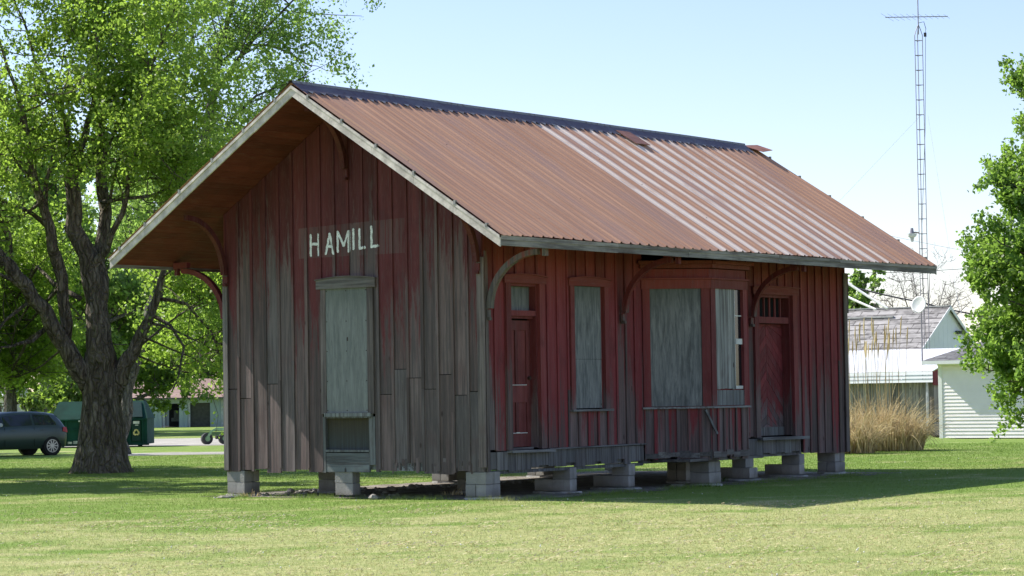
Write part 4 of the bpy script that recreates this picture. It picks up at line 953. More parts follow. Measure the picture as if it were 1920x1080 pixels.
# right-hand tree, close and dense
rng = np.random.default_rng(5); random.seed(5)
D = 56
g = at(2040, 850, D); g = np.array([g[0], g[1], 0])
RL = [([g, g+[0, 0, 2.0], g+[0, 0, 5], g+[.1, 0, 8], g+[0, 0, 10.4]], [.26, .22, .17, .10, .04], .8)]
for i, (x, y, y0, dd) in enumerate(((1905, 165, 330, 0), (1880, 215, 370, .8), (1915, 250, 400, -1), (1862, 318, 450, .3), (1872, 342, 460, -.8), (1900, 350, 470, 1.2), (1872, 400, 520, -.6), (1820, 475, 570, .2), (1835, 490, 560, 1.2), (1850, 455, 550, -1.2),
        (1822, 520, 600, -.9), (1860, 560, 620, -1.6), (1808, 592, 640, .0), (1835, 610, 650, 1.2), (1822, 650, 690, -.7), (1860, 640, 690, 1.6), (1828, 695, 720, .4), (1862, 715, 735, -.6), (1885, 740, 750, .8), (1900, 700, 730, -1.5), (1905, 600, 640, 2), (1890, 520, 600, 2.2), (1905, 450, 560, -2), (1900, 765, 765, -.2), (1915, 400, 500, 1.5), (1912, 300, 400, 1))):
    x += (34 if i < 3 else (22 if i < 4 else 10)); y += 0
    P0 = at(2040, y0+20, D); P1 = at((2040+x)/2+random.uniform(-10, 10), (y+y0)/2-8, D+dd*.6); P2 = at(x+14, y, D+dd)
    RL.append(([P0, P1, P2], [.06, .035, .012], 1.5))
for i in range(16):
    a = i*2.4; h_ = 1.9+i*.50; P0 = g+[0, 0, h_]; ln = 2.4-.09*i
    RL.append(([P0, P0+np.array([math.cos(a), math.sin(a), .2])*ln*.5, P0+np.array([math.cos(a), math.sin(a), .25])*ln], [.06, .035, .012], 1.2))
make_tree('leafy_tree', tuple(g), RL, LEAF3, BARK2, 'dense bright green tree at the right edge in front of the white garage', 'tree', None, leaf=.095, per=22, lens=(.66, .38, .24), nch=(8, 5, 3), spread=.10, max_leaf=95000, start=.3)

# ---------------------------------------------------------------- ornamental grass and weeds
def straw(name, c, rx, ry, n, hmin, hmax, w, mat, label, cat, stems=0, hs=(3, 3.6), parts=True):
    c = np.array([c[0], c[1], 0.0]); e = empty(name, tuple(c), label, cat) if parts else None
    V = []; F = []; Rn = []
    for i in range(n):
        a = random.random()*6.283; q = math.sqrt(random.random()); base = np.array([math.cos(a)*q*rx, math.sin(a)*q*ry, 0])
        h = random.uniform(hmin, hmax)*(1.1-.45*q); out = np.array([math.cos(a), math.sin(a), 0])*(.2+.7*q)+np.array([random.gauss(0, .4), random.gauss(0, .4), 0]); bend = random.uniform(.3, 1.0)*h*.75
        sd = np.array([random.gauss(0, 1), random.gauss(0, 1), .2]); sd = sd/np.linalg.norm(sd)*w*random.uniform(.6, 1.5); r = random.random(); k0 = len(V)
        kk = 7; droop = random.choice((random.uniform(.2, .9), random.uniform(.9, 1.8), random.uniform(1.2, 2.3)))
        for j in range(kk+1):
            s_ = j/kk; p = base+out*bend*s_**1.7+np.array([0, 0, h*(s_-droop*.42*s_**3)]); ww = sd*(1-s_*.85); p[2] = max(p[2], .02); V += [p-ww, p+ww]
        for j in range(kk): F.append((k0+2*j, k0+2*j+1, k0+2*j+3, k0+2*j+2)); Rn.append(r)
    np_mesh('leaves' if parts else name, np.array(V), np.array(F), mat, e, np.array(Rn))
    if stems:
        m = MB()
        for i in range(stems):
            x = random.gauss(0, rx*.45); y = random.gauss(0, ry*.45); h = random.uniform(*hs); lean = (random.gauss(0, .12), random.gauss(0, .12))
            m.tube([(x, y, 0), (x+lean[0]*.4, y+lean[1]*.4, h*.6), (x+lean[0], y+lean[1], h)], [.008, .006, .004], 3, random.random(), False)
            m.tube([(x+lean[0]*.85, y+lean[1]*.85, h*.86), (x+lean[0]*.95, y+lean[1]*.95, h*.94), (x+lean[0]+.02, y+lean[1], h+.04)], [.007, .020, .006], 4, random.random(), False)
        m.build('stems', mat, e)
    return e
def blade_mat(name, a, b):
    t = NT(name); r = t.attr('rnd'); c = t.mix(r, a, b); d = t.n('BsdfDiffuse', None, Color=c); tr = t.n('BsdfTranslucent', None, Color=c)
    ms = t.n('MixShader', None, i0=.3, i1=d, i2=tr); t.t.links.new(ms.outputs[0], t.out.inputs[0]); return t.m
STRAW = blade_mat('dry_straw', (.36, .27, .13), (.80, .66, .40)); WEED = blade_mat('weed_green', (.05, .10, .02), (.13, .20, .04))
g = ground_at(1668, 846); straw('ornamental_grass', g+np.array([-.5, .4, 0]), 1.25, .85, 3400, 1.0, 2.2, .013, STRAW, 'big clump of dry tan ornamental grass with tall plumes at the far depot corner', 'ornamental grass', 26, (2.7, 3.6))
g = ground_at(1630, 850); straw('ornamental_grass', g+np.array([-.6, -.2, 0]), .8, .7, 1300, .9, 2.0, .013, STRAW, 'smaller dry grass clump nearest the depot end wall', 'ornamental grass', 16, (2.6, 3.5))
for i, (q, n_, h_, lb) in enumerate((((1345, 905), 70, .30, 'green weeds between the piers below the bay window'), ((1395, 900), 60, .32, 'green weeds beside the pier under the plank door'), ((850, 930), 40, .30, 'scraggly weeds left of the near corner pier'), ((470, 932), 40, .22, 'thin weeds at the foot of the left gable pier'), ((1500, 885), 14, .38, 'small dark sapling weed under the far end of the depot'), ((240, 885), 40, .35, 'tall grass tuft at the right foot of the big maple'), ((150, 890), 70, .22, 'grass tuft at the left foot of the big maple'), ((905, 940), 40, .10, 'short weeds in front of the near corner pier'), ((1330, 915), 50, .16, 'low weeds spreading beside the bay window pier'))):
    g = ground_at(*q); e = straw('weed_clump', g, .22, .14, n_, h_*.4, h_, .006, STRAW if i in (2, 3) else WEED, lb, 'weeds')

# ---------------------------------------------------------------- right-hand background
def gx(px, y):   # world x where the sight line through px meets the plane y
    d = _f+_r*(px-960)/FOC; t_ = (y-CAM[1])/d[1]; return CAM[0]+t_*d[0]
def wz(py, px, y):
    d = _f+_r*(px-960)/FOC+_u*(540-py)/FOC; t_ = (y-CAM[1])/d[1]; return CAM[2]+t_*d[2]
WSID = simple('white_siding', (.85, .80, .81), .55, 0, .05, 1.5, 0)
WTRIM = simple('white_trim', (.78, .78, .78), .5, 0, .05, 2, 0)
def shingle_mat(name, a, b, ax=(1, 0), sc=1.0):
    t = NT(name); P = t.pos(); X = t.xyz(P)
    u = t.n('CombineXYZ', None, i0=X[0], i1=t.math('MULTIPLY', X[2], 1.0), i2=0.0).outputs[0]
    br_ = t.n('TexBrick', dict(offset=.5), Vector=u, Color1=a, Color2=b, Mortar=tuple(q*.45 for q in a), Scale=sc)
    br_.inputs['Mortar Size'].default_value = .012; br_.inputs['Brick Width'].default_value = .42; br_.inputs['Row Height'].default_value = .105; br_.inputs['Bias'].default_value = -.1
    c = t.mix(t.ramp(t.noise(t.scale(P, (2, 2, 9)), 1.5, 4), .45, .62, 0, .3), br_.outputs['Color'], tuple(min(1, q*1.7) for q in b))
    t.pbr(c, .9, 0, None, .2); return t.m
# garage with clapboard siding
Y = 42.9; x0 = gx(1758, Y); x1 = x0+7.5; yb = Y+6.5; zt = wz(676, 1770, Y)
gar = empty('garage', (x0, Y, 0), 'small white clapboard garage with grey hip roof at the right edge', 'garage')
m = MB(); n = 22; h_ = zt/n
for i in range(n):
    for (p, q) in (((x0, Y), (x1, Y)), ((x1, Y), (x1, yb)), ((x1, yb), (x0, yb)), ((x0, yb), (x0, Y))):
        dx, dy = q[0]-p[0], q[1]-p[1]; l = math.hypot(dx, dy); nx, ny_ = dy/l, -dx/l; z = .03+i*h_
        m.quad([(p[0]+nx*.022, p[1]+ny_*.022, z), (q[0]+nx*.022, q[1]+ny_*.022, z), (q[0], q[1], z+h_), (p[0], p[1], z+h_)])
        m.quad([(p[0], p[1], z), (q[0], q[1], z), (q[0]+nx*.022, q[1]+ny_*.022, z), (p[0]+nx*.022, p[1]+ny_*.022, z)])
rel(m.build('wall', WSID), gar)
m = MB(); m.box((x0-.04, Y-.035, .02), (x0+.09, Y+.03, zt)); m.box((x0-.06, Y-.05, zt-.16), (x1+.04, Y-.026, zt-.02)); rel(m.build('trim', WTRIM), gar)
m = MB(); o_ = .42; rs = .42
ex0, ex1, ey0, ey1 = x0-o_, x1+o_, Y-o_, yb+o_; hw = (ey1-ey0)/2; zr_ = zt+hw*rs; cx0, cx1 = ex0+hw, ex1-hw; cy_ = (ey0+ey1)/2
m.quad([(ex0, ey0, zt), (ex1, ey0, zt), (cx1, cy_, zr_), (cx0, cy_, zr_)]); m.quad([(ex0, ey1, zt), (ex0, ey0, zt), (cx0, cy_, zr_)]); m.quad([(ex1, ey1, zt), (ex0, ey1, zt), (cx0, cy_, zr_), (cx1, cy_, zr_)]); m.quad([(ex1, ey0, zt), (ex1, ey1, zt), (cx1, cy_, zr_)])
rel(m.build('roof', shingle_mat('grey_shingle', (.13, .13, .135), (.165, .165, .17))), gar)
m = MB(); m.box((ex0, ey0, zt-.12), (ex1, ey0+.03, zt-.005)); m.box((ex0, ey0+.03, zt-.12), (ex0+.03, ey1, zt-.005)); m.quad([(ex0+.03, ey0+.03, zt-.1), (ex1, ey0+.03, zt-.1), (ex1, ey1, zt-.1), (ex0+.03, ey1, zt-.1)]); rel(m.build('eave_board', WTRIM), gar)
# low shed with a white metal roof
Y = 50.0; xr = gx(1752, Y); xl = gx(1480, Y); zf = wz(718, 1700, Y); zf2 = wz(697, 1700, Y); zt = wz(654, 1740, Y+3.0)
shed = empty('metal_roofed_shed', (xr, Y, 0), 'low grey plank shed with long white metal roof behind the dry grass', 'shed')
WMET = simple('white_roof_metal', (.80, .81, .82), .4, .0, .05, 1, 0)
m = MB()
n = 40
for i in range(n):
    a, b = xl+(xr-xl)*i/n, xl+(xr-xl)*(i+1)/n
    m.quad([(a, Y-.3, zf2), (b-.03, Y-.3, zf2), (b-.03, Y+3, zt), (a, Y+3, zt)]); m.quad([(b-.03, Y-.3, zf2), (b-.02, Y-.3, zf2+.012), (b-.02, Y+3, zt+.012), (b-.03, Y+3, zt)]); m.quad([(b-.02, Y-.3, zf2+.012), (b, Y-.3, zf2), (b, Y+3, zt), (b-.02, Y+3, zt+.012)])
m.quad([(xl, Y+3, zt), (xr, Y+3, zt), (xr, Y+6.3, zf2), (xl, Y+6.3, zf2)])
rel(m.build('roof', WMET), shed)
m = MB(); z = zf
for k in range(3):
    hh = (zf2-zf)/3; m.hexa([(xl, Y-.30-.02, z+.01), (xr, Y-.30-.02, z+.01), (xr, Y-.27, z+.01), (xl, Y-.27, z+.01), (xl, Y-.30, z+hh-.012), (xr, Y-.30, z+hh-.012), (xr, Y-.27, z+hh-.012), (xl, Y-.27, z+hh-.012)]); z += hh
rel(m.build('fascia', WMET), shed)
m = MB(); m.quad([(xr-.02, Y-.25, zf-.1), (xr-.02, Y+6.2, zf-.1), (xr-.02, Y+6.2, zf2-.03), (xr-.02, Y+3, zt-.03), (xr-.02, Y-.25, zf2-.03)])
m.box((xr-.015, Y-.29, zf-.05), (xr+.03, Y-.1, zf2)); rel(m.build('end_panel', simple('red_end_panel', (.16, .025, .03), .7)), shed)
m = MB(); x = xl
while x < xr-.15:
    m.box((x, Y, 0), (x+.135, Y+.03, zf+.02)); x += .142
m.box((xr-.18, Y+.03, 0), (xr-.15, Y+6, zf+.1)); rel(m.build('wall', board_mat('grey_planks', 50, 60, .2, wood=((.24, .23, .21), (.36, .34, .31), (.30, .29, .27)))), shed)
m = MB(); xx = gx(1727, Y-.5); m.tube([(xx, Y-.2, 0), (xx, Y-.2, zf+.1)], .05, 8); rel(m.build('downpipe', simple('grey_pipe', (.42, .44, .46), .4, .3)), shed)
# wood post and wheel by the garage corner
xx = gx(1742, Y-1.2); m = MB(); m.tube([(xx, Y-1.2, 0), (xx+.02, Y-1.2, 1.35)], .07, 8); tag(m.build('wood_post', SHIM), 'short weathered wooden post at the left corner of the garage', 'post')
xx = gx(1750, 44.5); m = MB(); 
for k in range(24):
    a0, a1 = 6.283*k/24, 6.283*(k+1)/24; m.tube([(xx+.27*math.cos(a0), 44.5, .33+.27*math.sin(a0)), (xx+.27*math.cos(a1), 44.5, .33+.27*math.sin(a1))], .06, 6, .5, False)
tag(m.build('old_tyre', simple('tyre_rubber', (.02, .02, .02), .8)), 'old black tyre leaning at the garage corner', 'tyre')
# shingled house
Y = 66.0; xa = gx(1775, Y); zr_ = wz(574, 1775, Y); hw = 5.5; ze_ = zr_-hw*.66; xl = xa-16
hs = empty('shingled_house', (xa, Y-hw, 0), 'white sided house with broad grey shingle roof behind the white metal roof', 'house')
m = MB(); yf, yk = Y-hw, Y+hw
m.quad([(xl, yf-.4, ze_-.26), (xa+.15, yf-.4, ze_-.26), (xa+.15, Y, zr_), (xl, Y, zr_)]); m.quad([(xl, yk+.4, ze_-.26), (xl, Y, zr_), (xa+.15, Y, zr_), (xa+.15, yk+.4, ze_-.26)]); rel(m.build('roof', shingle_mat('pale_shingle', (.20, .19, .185), (.36, .345, .335), sc=.5)), hs)
m = MB(); k = 26
for i in range(k):
    a, b = yf+2*hw*i/k, yf+2*hw*(i+1)/k; za, zb_ = zr_-.66*abs(a-Y)-.03, zr_-.66*abs(b-Y)-.03
    m.quad([(xa, a, 0), (xa, b-.02, 0), (xa, b-.02, zb_), (xa, a, za)]); m.quad([(xa, b-.02, 0), (xa-.02, b-.01, 0), (xa-.02, b-.01, zb_), (xa, b-.02, zb_)]); m.quad([(xa-.02, b-.01, 0), (xa, b, 0), (xa, b, zb_), (xa-.02, b-.01, zb_)])
m.quad([(xl, yf, 0), (xa, yf, 0), (xa, yf, ze_), (xl, yf, ze_)]); m.quad([(xl, yk, 0), (xa, yk, 0), (xa, yk, ze_), (xl, yk, ze_)]); rel(m.build('wall', simple('pale_siding', (.80, .81, .82), .6, 0, .05, 1, 0)), hs)
m = MB()
for sg in (-1, 1):
    m.hexa([(xa+.15, Y, zr_-.14), (xa+.15, Y+sg*(hw+.4), ze_-.40), (xa+.18, Y+sg*(hw+.4), ze_-.40), (xa+.18, Y, zr_-.14), (xa+.15, Y, zr_+.01), (xa+.15, Y+sg*(hw+.4), ze_-.25), (xa+.18, Y+sg*(hw+.4), ze_-.25), (xa+.18, Y, zr_+.01)])
rel(m.build('rake_board', WTRIM), hs)
m = MB(); m.box((xl, Y-.10, zr_-.02), (xa+.15, Y+.1, zr_+.03)); m.box((xa-6.6, Y-.75, zr_-.43), (xa-2.2, Y-.62, zr_-.36)); rel(m.build('ridge_trim', simple('pale_ridge', (.45, .44, .42), .8)), hs)
m = MB(); pz = wz(623, 1774, Y-.5); m.box((xa+.02, Y+.7, pz-.05), (xa+.25, Y+1.1, pz+.08)); m.tube([(xa+.1, Y+1.1, pz), (xa+.12, Y+3.0, pz-.25)], .02, 4); m.tube([(xa+.05, Y+2.1, pz-.1), (xa+.05, Y+1.9, pz-1.1)], .02, 4); rel(m.build('service_line_mount', simple('dark_fitting', (.05, .05, .06), .6)), hs)

# antenna tower
D = 99.0; base = at(1738, 770, D); tx, ty = base[0], base[1]; s_ = D/FOC
tw = empty('antenna_tower', (tx, ty, 0), 'tall slim lattice antenna tower with a yagi aerial on top', 'antenna tower')
STEEL = simple('galvanised_steel', (.27, .25, .28), .5, .5, .2)
rv = np.array([math.cos(YAW), math.sin(YAW), 0]); fv = np.array([-math.sin(YAW), math.cos(YAW), 0])
ztop = at(1733, 62, D)[2]; zc = at(1733, 46, D)[2]; zm = at(1733, -60, D)[2]; hw = 7.2*s_
lean = (at(1732.5, 60, D)-at(1738, 700, D))/(at(1732.5, 60, D)[2]-at(1738, 700, D)[2]); lean = np.array([lean[0], lean[1], 0])*.0
def tp(a, z, b=0): return (a*rv+b*fv+np.array([0, 0, z]))
m = MB(); legs = [(-hw, 0), (hw, 0), (0, hw*1.6)]
for a, b in legs: m.tube([tp(a, 0, b), tp(a, ztop, b), tp(a*.6, ztop+(zc-ztop)*.6, b*.6), tp(0, zc+.1, 0)], .016, 6)
rel_o = m.build('mast_leg', STEEL, tw)
m = MB(); z = ztop-.2
while z > .2:
    m = MB()
    for (p, q) in ((0, 1), (1, 2), (2, 0)): m.tube([tp(legs[p][0], z, legs[p][1]), tp(legs[q][0], z, legs[q][1])], .012, 4)
    m.build('rung', STEEL, tw); z -= 28.1*s_
m = MB(); m.tube([tp(0, zc-.3), tp(0, zm)], .022, 6); m.build('top_mast', STEEL, tw)
m = MB(); zb_ = at(1730, 27, D)[2]; m.tube([tp(-62*s_, zb_), tp(56*s_, zb_)], .018, 5)
for i, k in enumerate(np.linspace(-58, 54, 11)):
    el = np.array([.50, .60, .0])*(.9-.03*i); c0 = np.array(tp(k*s_, zb_)); d = (fv*.93+rv*.36)*(1.1-.05*i)+np.array([0, 0, .0]); m.tube([c0-d, c0+d], .006, 3)
m.build('aerial', STEEL, tw)
m = MB(); m.tube([tp(0, zc+.15), tp(.22, zc+.2), tp(.3, zc-.1)], .012, 4); m.box(tuple(np.array(tp(.26, zc-.35))-.04), tuple(np.array(tp(.26, zc-.35))+np.array([.04, .04, .12]))); m.tube([tp(.28, zc-.1), tp(.18, zc-4), tp(-.1, zc-9), tp(.1, zc-14), tp(.15, 1)], .010, 3); m.build('feed_cable', simple('black_cable', (.03, .03, .035), .6), tw)
# yard lamp on the tower
lz = at(1722, 437, D)[2]; lp = empty('yard_lamp', (tx, ty, lz), 'small white globe yard lamp fixed to the left side of the antenna tower', 'lamp')
m = MB(); m.tube([tp(-hw, .02), tp(-hw-.15, .05), tp(-hw-.28, .02)], .03, 6); m.build('arm', simple('tan_arm', (.35, .25, .18), .6), lp)
m = MB(); m.tube([tp(-hw-.28, .22), tp(-hw-.28, -.0)], [.05, .09], 10); m.build('housing', STEEL, lp)
m = MB(); m.tube([tp(-hw-.28, .0), tp(-hw-.28, -.1), tp(-hw-.28, -.16)], [.19, .17, .08], 12); m.tube([tp(-hw-.28, -.16), tp(-hw-.28, -.32)], [.09, .05], 10); m.build('lamp_shade', WHITE, lp)
# satellite dish
c0 = at(1722, 571, 92.0); dn_ = np.array(-_f*.75-_r*.62+_u*.25); dn_ /= np.linalg.norm(dn_); rad = 15.5*92/FOC
dish = empty('satellite_dish', (c0[0], c0[1], 0), 'white oval satellite dish on a thin pole above the white roof', 'satellite dish')
m = MB(); a_ = np.cross(dn_, (0, 0, 1)); a_ /= np.linalg.norm(a_); b_ = np.cross(a_, dn_); off = np.array([c0[0], c0[1], 0])
rings = [(0, -.06), (.35, -.053), (.65, -.035), (.85, -.015), (1, .0), (1.01, -.015), (.8, -.04), (0, -.09)]
for (rr, dz) in rings:
    for j in range(28):
        th = 2*math.pi*j/28; m.v.append(tuple(c0-off+dn_*dz+rad*rr*(a_*math.cos(th)+b_*math.sin(th)*1.05)))
for i in range(len(rings)-1):
    for j in range(28): m.f.append((i*28+j, i*28+(j+1) % 28, (i+1)*28+(j+1) % 28, (i+1)*28+j)); m.r.append(.5); m.fm.append(0)
m.build('reflector', simple('dish_white', (.72, .72, .71), .5, 0, .04), dish, True)
m = MB(); m.tube([c0-off-dn_*.1, c0-off-dn_*.2-np.array([0, 0, .25]), (-dn_[0]*.2, -dn_[1]*.2, 0)], .03, 6); m.tube([c0-off-b_*rad+dn_*.0, c0-off+dn_*.3-b_*.3], .012, 4); m.build('pole', STEEL, dish)
# wires
def wire(name, pts, rad, mat, label, cat='cable', sag=0.0):
    m = MB(); P = []
    for (p, q) in zip(pts[:-1], pts[1:]):
        for i in range(9):
            u_ = i/8; w_ = np.array(p)*(1-u_)+np.array(q)*u_; w_[2] -= sag*4*u_*(1-u_); P.append(w_)
    m.tube(P, rad, 4, .5, True); return tag(m.build(name, mat), label, cat)
BC = simple('black_cable', (.03, .03, .035), .6); WC = simple('white_rope', (.8, .8, .8), .6)
wire('overhead_cable', [at(1440, 480, 120), at(1725, 566, 112), at(1990, 600, 106)], .035, BC, 'thick black overhead cable sagging behind the satellite dish', sag=.25)
wire('white_cable', [at(1520, 482, 104), at(1664, 578, 101)], .05, WC, 'upper of two white cables running down to the house roof', sag=.05)
wire('white_cable', [at(1530, 525, 104), at(1642, 580, 101)], .045, WC, 'lower of two white cables running down to the house roof', sag=.05)
wire('overhead_cable', [at(1600, 512, 130), at(1990, 486, 118)], .014, BC, 'thin overhead wire crossing at the tip of the depot roof', sag=.15)
wire('overhead_cable', [at(1560, 418, 130), at(1990, 502, 118)], .010, simple('pale_wire', (.3, .32, .36), .6), 'faint thin wire crossing the tower below its lamp', sag=.1)
GWm = simple('guy_wire', (.42, .45, .50), .5)
zt_ = at(1733, 218, D); wire('guy_wire', [at(1727, 216, D), at(1400, 560, 92)], .004, GWm, 'faint guy wire running down left from the tower')
wire('guy_wire', [at(1740, 216, D), at(1795, 560, 92), at(1812, 620, 90)], .007, GWm, 'faint guy wire running down steeply right of the tower')

# ---------------------------------------------------------------- left background
# metal farm shed
Y0s = ground_at(350, 801); ax = rv; D = 150.0
def lp_(px, py, D): return at(px, py, D)
def frame(D, pxa, pxb, yfn):      # local frame across the view
    pass
fs = empty('farm_shed', tuple(ground_at(350, 801)), 'pale blue grey metal shed with brown red roof and two open bays', 'shed')
c0 = ground_at(350, 801); DD = float((c0-CAM)@np.array([-math.sin(YAW), math.cos(YAW), 0])); s_ = DD/FOC
def fb(m, px0, px1, z0, z1, d0, d1, r=None):
    """box in shed frame: px range across, z metres, depth metres behind the front"""
    a, b = (px0-350)*s_, (px1-350)*s_
    P = [rv*a+fv*d0, rv*b+fv*d0, rv*b+fv*d1, rv*a+fv*d1]
    m.hexa([tuple(p+np.array([0, 0, z0])) for p in P]+[tuple(p+np.array([0, 0, z1])) for p in P], r)
t = NT('ribbed_blue_metal'); P = t.pos(); X = t.xyz(P); u_ = t.math('ADD', t.math('MULTIPLY', X[0], float(rv[0])), t.math('MULTIPLY', X[1], float(rv[1])))
sn = t.math('SINE', t.math('MULTIPLY', u_, 20.0)); t.pbr(t.mix(t.ramp(t.noise(P, .6, 4), .4, .6), (.33, .42, .44), (.40, .48, .49)), .5, .1, t.bump(sn, .6, .03)); BM = t.m
m = MB(); zt = 1.83
for (a, b) in ((240, 303.5), (336, 352), (394, 560)): fb(m, a, b, 0, zt, 0, .12)
fb(m, 303.5, 336, 1.45, zt, 0, .12); fb(m, 352, 394, 1.45, zt, 0, .12); fb(m, 240, 560, 0, zt, 8, 8.1); m.build('wall', BM, fs)
m = MB(); fb(m, 303.5, 336, 0, 1.45, 3.2, 3.3); fb(m, 240, 560, .0, .02, .12, 8); m.build('bay_interior', simple('shed_dark', (.02, .022, .025), .9), fs)
m = MB(); fb(m, 357, 393.5, 0, 1.45, .25, .3)
for k in range(7): fb(m, 357, 393.5, .2*k+.03, .2*k+.05, .235, .25)
m.build('roller_door', simple('dark_door', (.085, .085, .08), .6), fs)
m = MB(); fb(m, 306.5, 309, 0, 1.45, -.02, .1); fb(m, 353.5, 356.5, 0, 1.45, -.02, .1); fb(m, 415, 418, 0, 1.6, -.03, -.001); fb(m, 300, 340, 1.43, 1.46, -.02, -.001); m.build('door_post', simple('pale_post', (.55, .58, .6), .5), fs)
m = MB(); q = [(( 225-350)*s_, -.5, zt-.05), ((575-350)*s_, -.5, zt-.05), ((575-350)*s_, 4, zt+1.1), ((225-350)*s_, 4, zt+1.1)]
f3 = lambda a, d, z: tuple(rv*a+fv*d+np.array([0, 0, z]))
m.quad([f3(*p) for p in q]); m.quad([f3(q[3][0], 4, q[3][2]), f3(q[2][0], 4, q[2][2]), f3(q[2][0], 8.6, zt-.05), f3(q[3][0], 8.6, zt-.05)])
m.build('roof', simple('faded_red_roof', (.34, .235, .215), .6, 0, .2, 2), fs); m = MB(); fb(m, 225, 575, zt-.14, zt-.055, -.5, -.46); m.build('eave_trim', simple('dark_eave', (.12, .12, .13), .6), fs)
m = MB(); fb(m, 320, 334, .55, 1.0, 1.5, 2.2); fb(m, 316, 335, .35, .56, 1.3, 2.4); o = m.build('stored_crate', simple('dim_crate', (.16, .18, .17), .8)); rel_ = empty
o.location = fs.location; tag(o, 'pale stored crate stack inside the open shed bay', 'crate')
# white building at the left edge
c0 = ground_at(0, 806); DD = float((c0-CAM)@fv); s_ = DD/FOC
wb = empty('white_shed', tuple(c0), 'white building corner at the far left edge above the car', 'shed'); m = MB()
def wbx(m, a, b, z0, z1, d0, d1):
    P = [rv*a*s_+fv*d0, rv*b*s_+fv*d0, rv*b*s_+fv*d1, rv*a*s_+fv*d1]; m.hexa([tuple(p+np.array([0, 0, z0])) for p in P]+[tuple(p+np.array([0, 0, z1])) for p in P])
wbx(m, -120, 12, 0, 1.95, 0, 6); m.build('wall', WSID, wb); m = MB(); wbx(m, -130, 22, 1.95, 2.05, -.5, 6.5); m.hexa([tuple(rv*a*s_+fv*d+np.array([0, 0, z])) for a, d, z in ((-130, -.5, 2.05), (22, -.5, 2.05), (22, 6.5, 2.05), (-130, 6.5, 2.05), (-130, 2.9, 3.1), (22, 2.9, 3.1), (22, 3.1, 3.1), (-130, 3.1, 3.1))]); m.build('roof', simple('pale_roof', (.6, .62, .64), .5), wb)
m = MB(); wbx(m, -6, 3.5, .5, 1.45, -.02, -.001); m.build('window', GLASS, wb)

# green recycling container
c0 = ground_at(187, 839); DD = float((c0-CAM)@fv); s_ = DD/FOC
rc = empty('recycling_container', tuple(c0), 'dark green recycling container with sloped hopper top behind the maple trunk', 'container')
GRN = simple('green_paint', (.012, .062, .046), .8, 0, .25, 2, .05, .2); GRD = simple('dark_green_paint', (.008, .04, .036), .5, 0, .25, 2)
def rb(m, a, b, z0, z1, d0, d1, r=None):
    P = [rv*(a-187)*s_+fv*d0, rv*(b-187)*s_+fv*d0, rv*(b-187)*s_+fv*d1, rv*(a-187)*s_+fv*d1]; m.hexa([tuple(p+np.array([0, 0, z0])) for p in P]+[tuple(p+np.array([0, 0, z1])) for p in P], r)
rp = lambda a, d, z: tuple(rv*(a-187)*s_+fv*d+np.array([0, 0, z]))
z1_ = 1.02; z2_ = 1.66; zb_ = .10
m = MB(); rb(m, 98, 276, zb_, z1_, 0, 1.8); m.build('body', GRN, rc)
m = MB()
m.hexa([rp(95, -.05, z1_+.002), rp(278, -.05, z1_+.002), rp(278, 1.85, z1_+.002), rp(95, 1.85, z1_+.002), rp(106, .55, z2_), rp(265, .55, z2_), rp(265, 1.25, z2_), rp(106, 1.25, z2_)]); m.build('hopper', GRN, rc)
m = MB(); 
for a in (117, 123, 150, 243, 267): rb(m, a, a+2.5, zb_, z1_-.02, -.05, -.001)
rb(m, 98, 276, z1_-.05, z1_, -.07, -.052); rb(m, 125, 243, .62, .66, -.05, -.002); rb(m, 98, 280, zb_-.04, zb_+.03, -.06, -.052); m.build('rib', GRN, rc)
m = MB()
for a, b in ((226, 244),): 
    m.quad([rp(a, -.05+.02, z1_+.06), rp(b+4, -.03, z1_+.06), rp(b-2, .52, z2_-.02), rp(a-3, .52, z2_-.02)])
m.hexa([rp(247, -.062, z1_+.05), rp(268, -.062, z1_+.05), rp(262, .50, z2_-.06), rp(247, .50, z2_-.06), rp(247, -.085, z1_+.06), rp(268, -.085, z1_+.06), rp(262, .47, z2_-.04), rp(247, .47, z2_-.04)]); m.build('lid', GRD, rc)
m = MB(); rb(m, 248, 264, .22, z1_-.1, -.055, -.002); m.build('side_panel', GRD, rc)
m = MB(); rb(m, 250.5, 262, .83, .93, -.07, -.056); rb(m, 254, 260, .77, .795, -.07, -.056); rb(m, 148, 152, .93, .98, -.08, -.071); m.build('label_plate', simple('label_white', (.7, .68, .66), .6), rc)
m = MB()                                                    # chasing-arrows emblem
ec = np.array(rp(256.2, -.062, .52)); R0 = .10
for k in range(3):
    a0 = math.radians(90+120*k)
    corner = [ec+R0*(rv*math.cos(a0+da)+np.array([0, 0, 1])*math.sin(a0+da))*sc__ for da, sc__ in ((math.radians(-48), .78), (math.radians(-14), 1.0), (math.radians(14), 1.0), (math.radians(42), .80))]
    for p, q in zip(corner[:-1], corner[1:]): m.beam(p, q, .055, .012, tuple(-fv), .5)
    m.quad([corner[3]+(corner[3]-ec)*.5-fv*.004, corner[3]-(corner[3]-ec)*.5-fv*.004, corner[3]+(corner[3]-corner[2])*.9-fv*.004])
m.build('recycling_emblem', simple('emblem_yellow', (.75, .60, .25), .6), rc)
m = MB()
for k in range(11): rb(m, 128+k*10.2, 136+k*10.2, zb_+.04, zb_+.12+.03*math.sin(k*2), -.09, -.06)
m.build('bottom_debris', simple('pale_litter', (.45, .47, .42), .8, 0, .4), rc)
m = MB()
for a in (110, 262): m.disc(np.array(rp(a, .1, .09)), fv, .09, .12, 12)
m.build('roller', simple('roller_black', (.02, .02, .02), .7), rc)

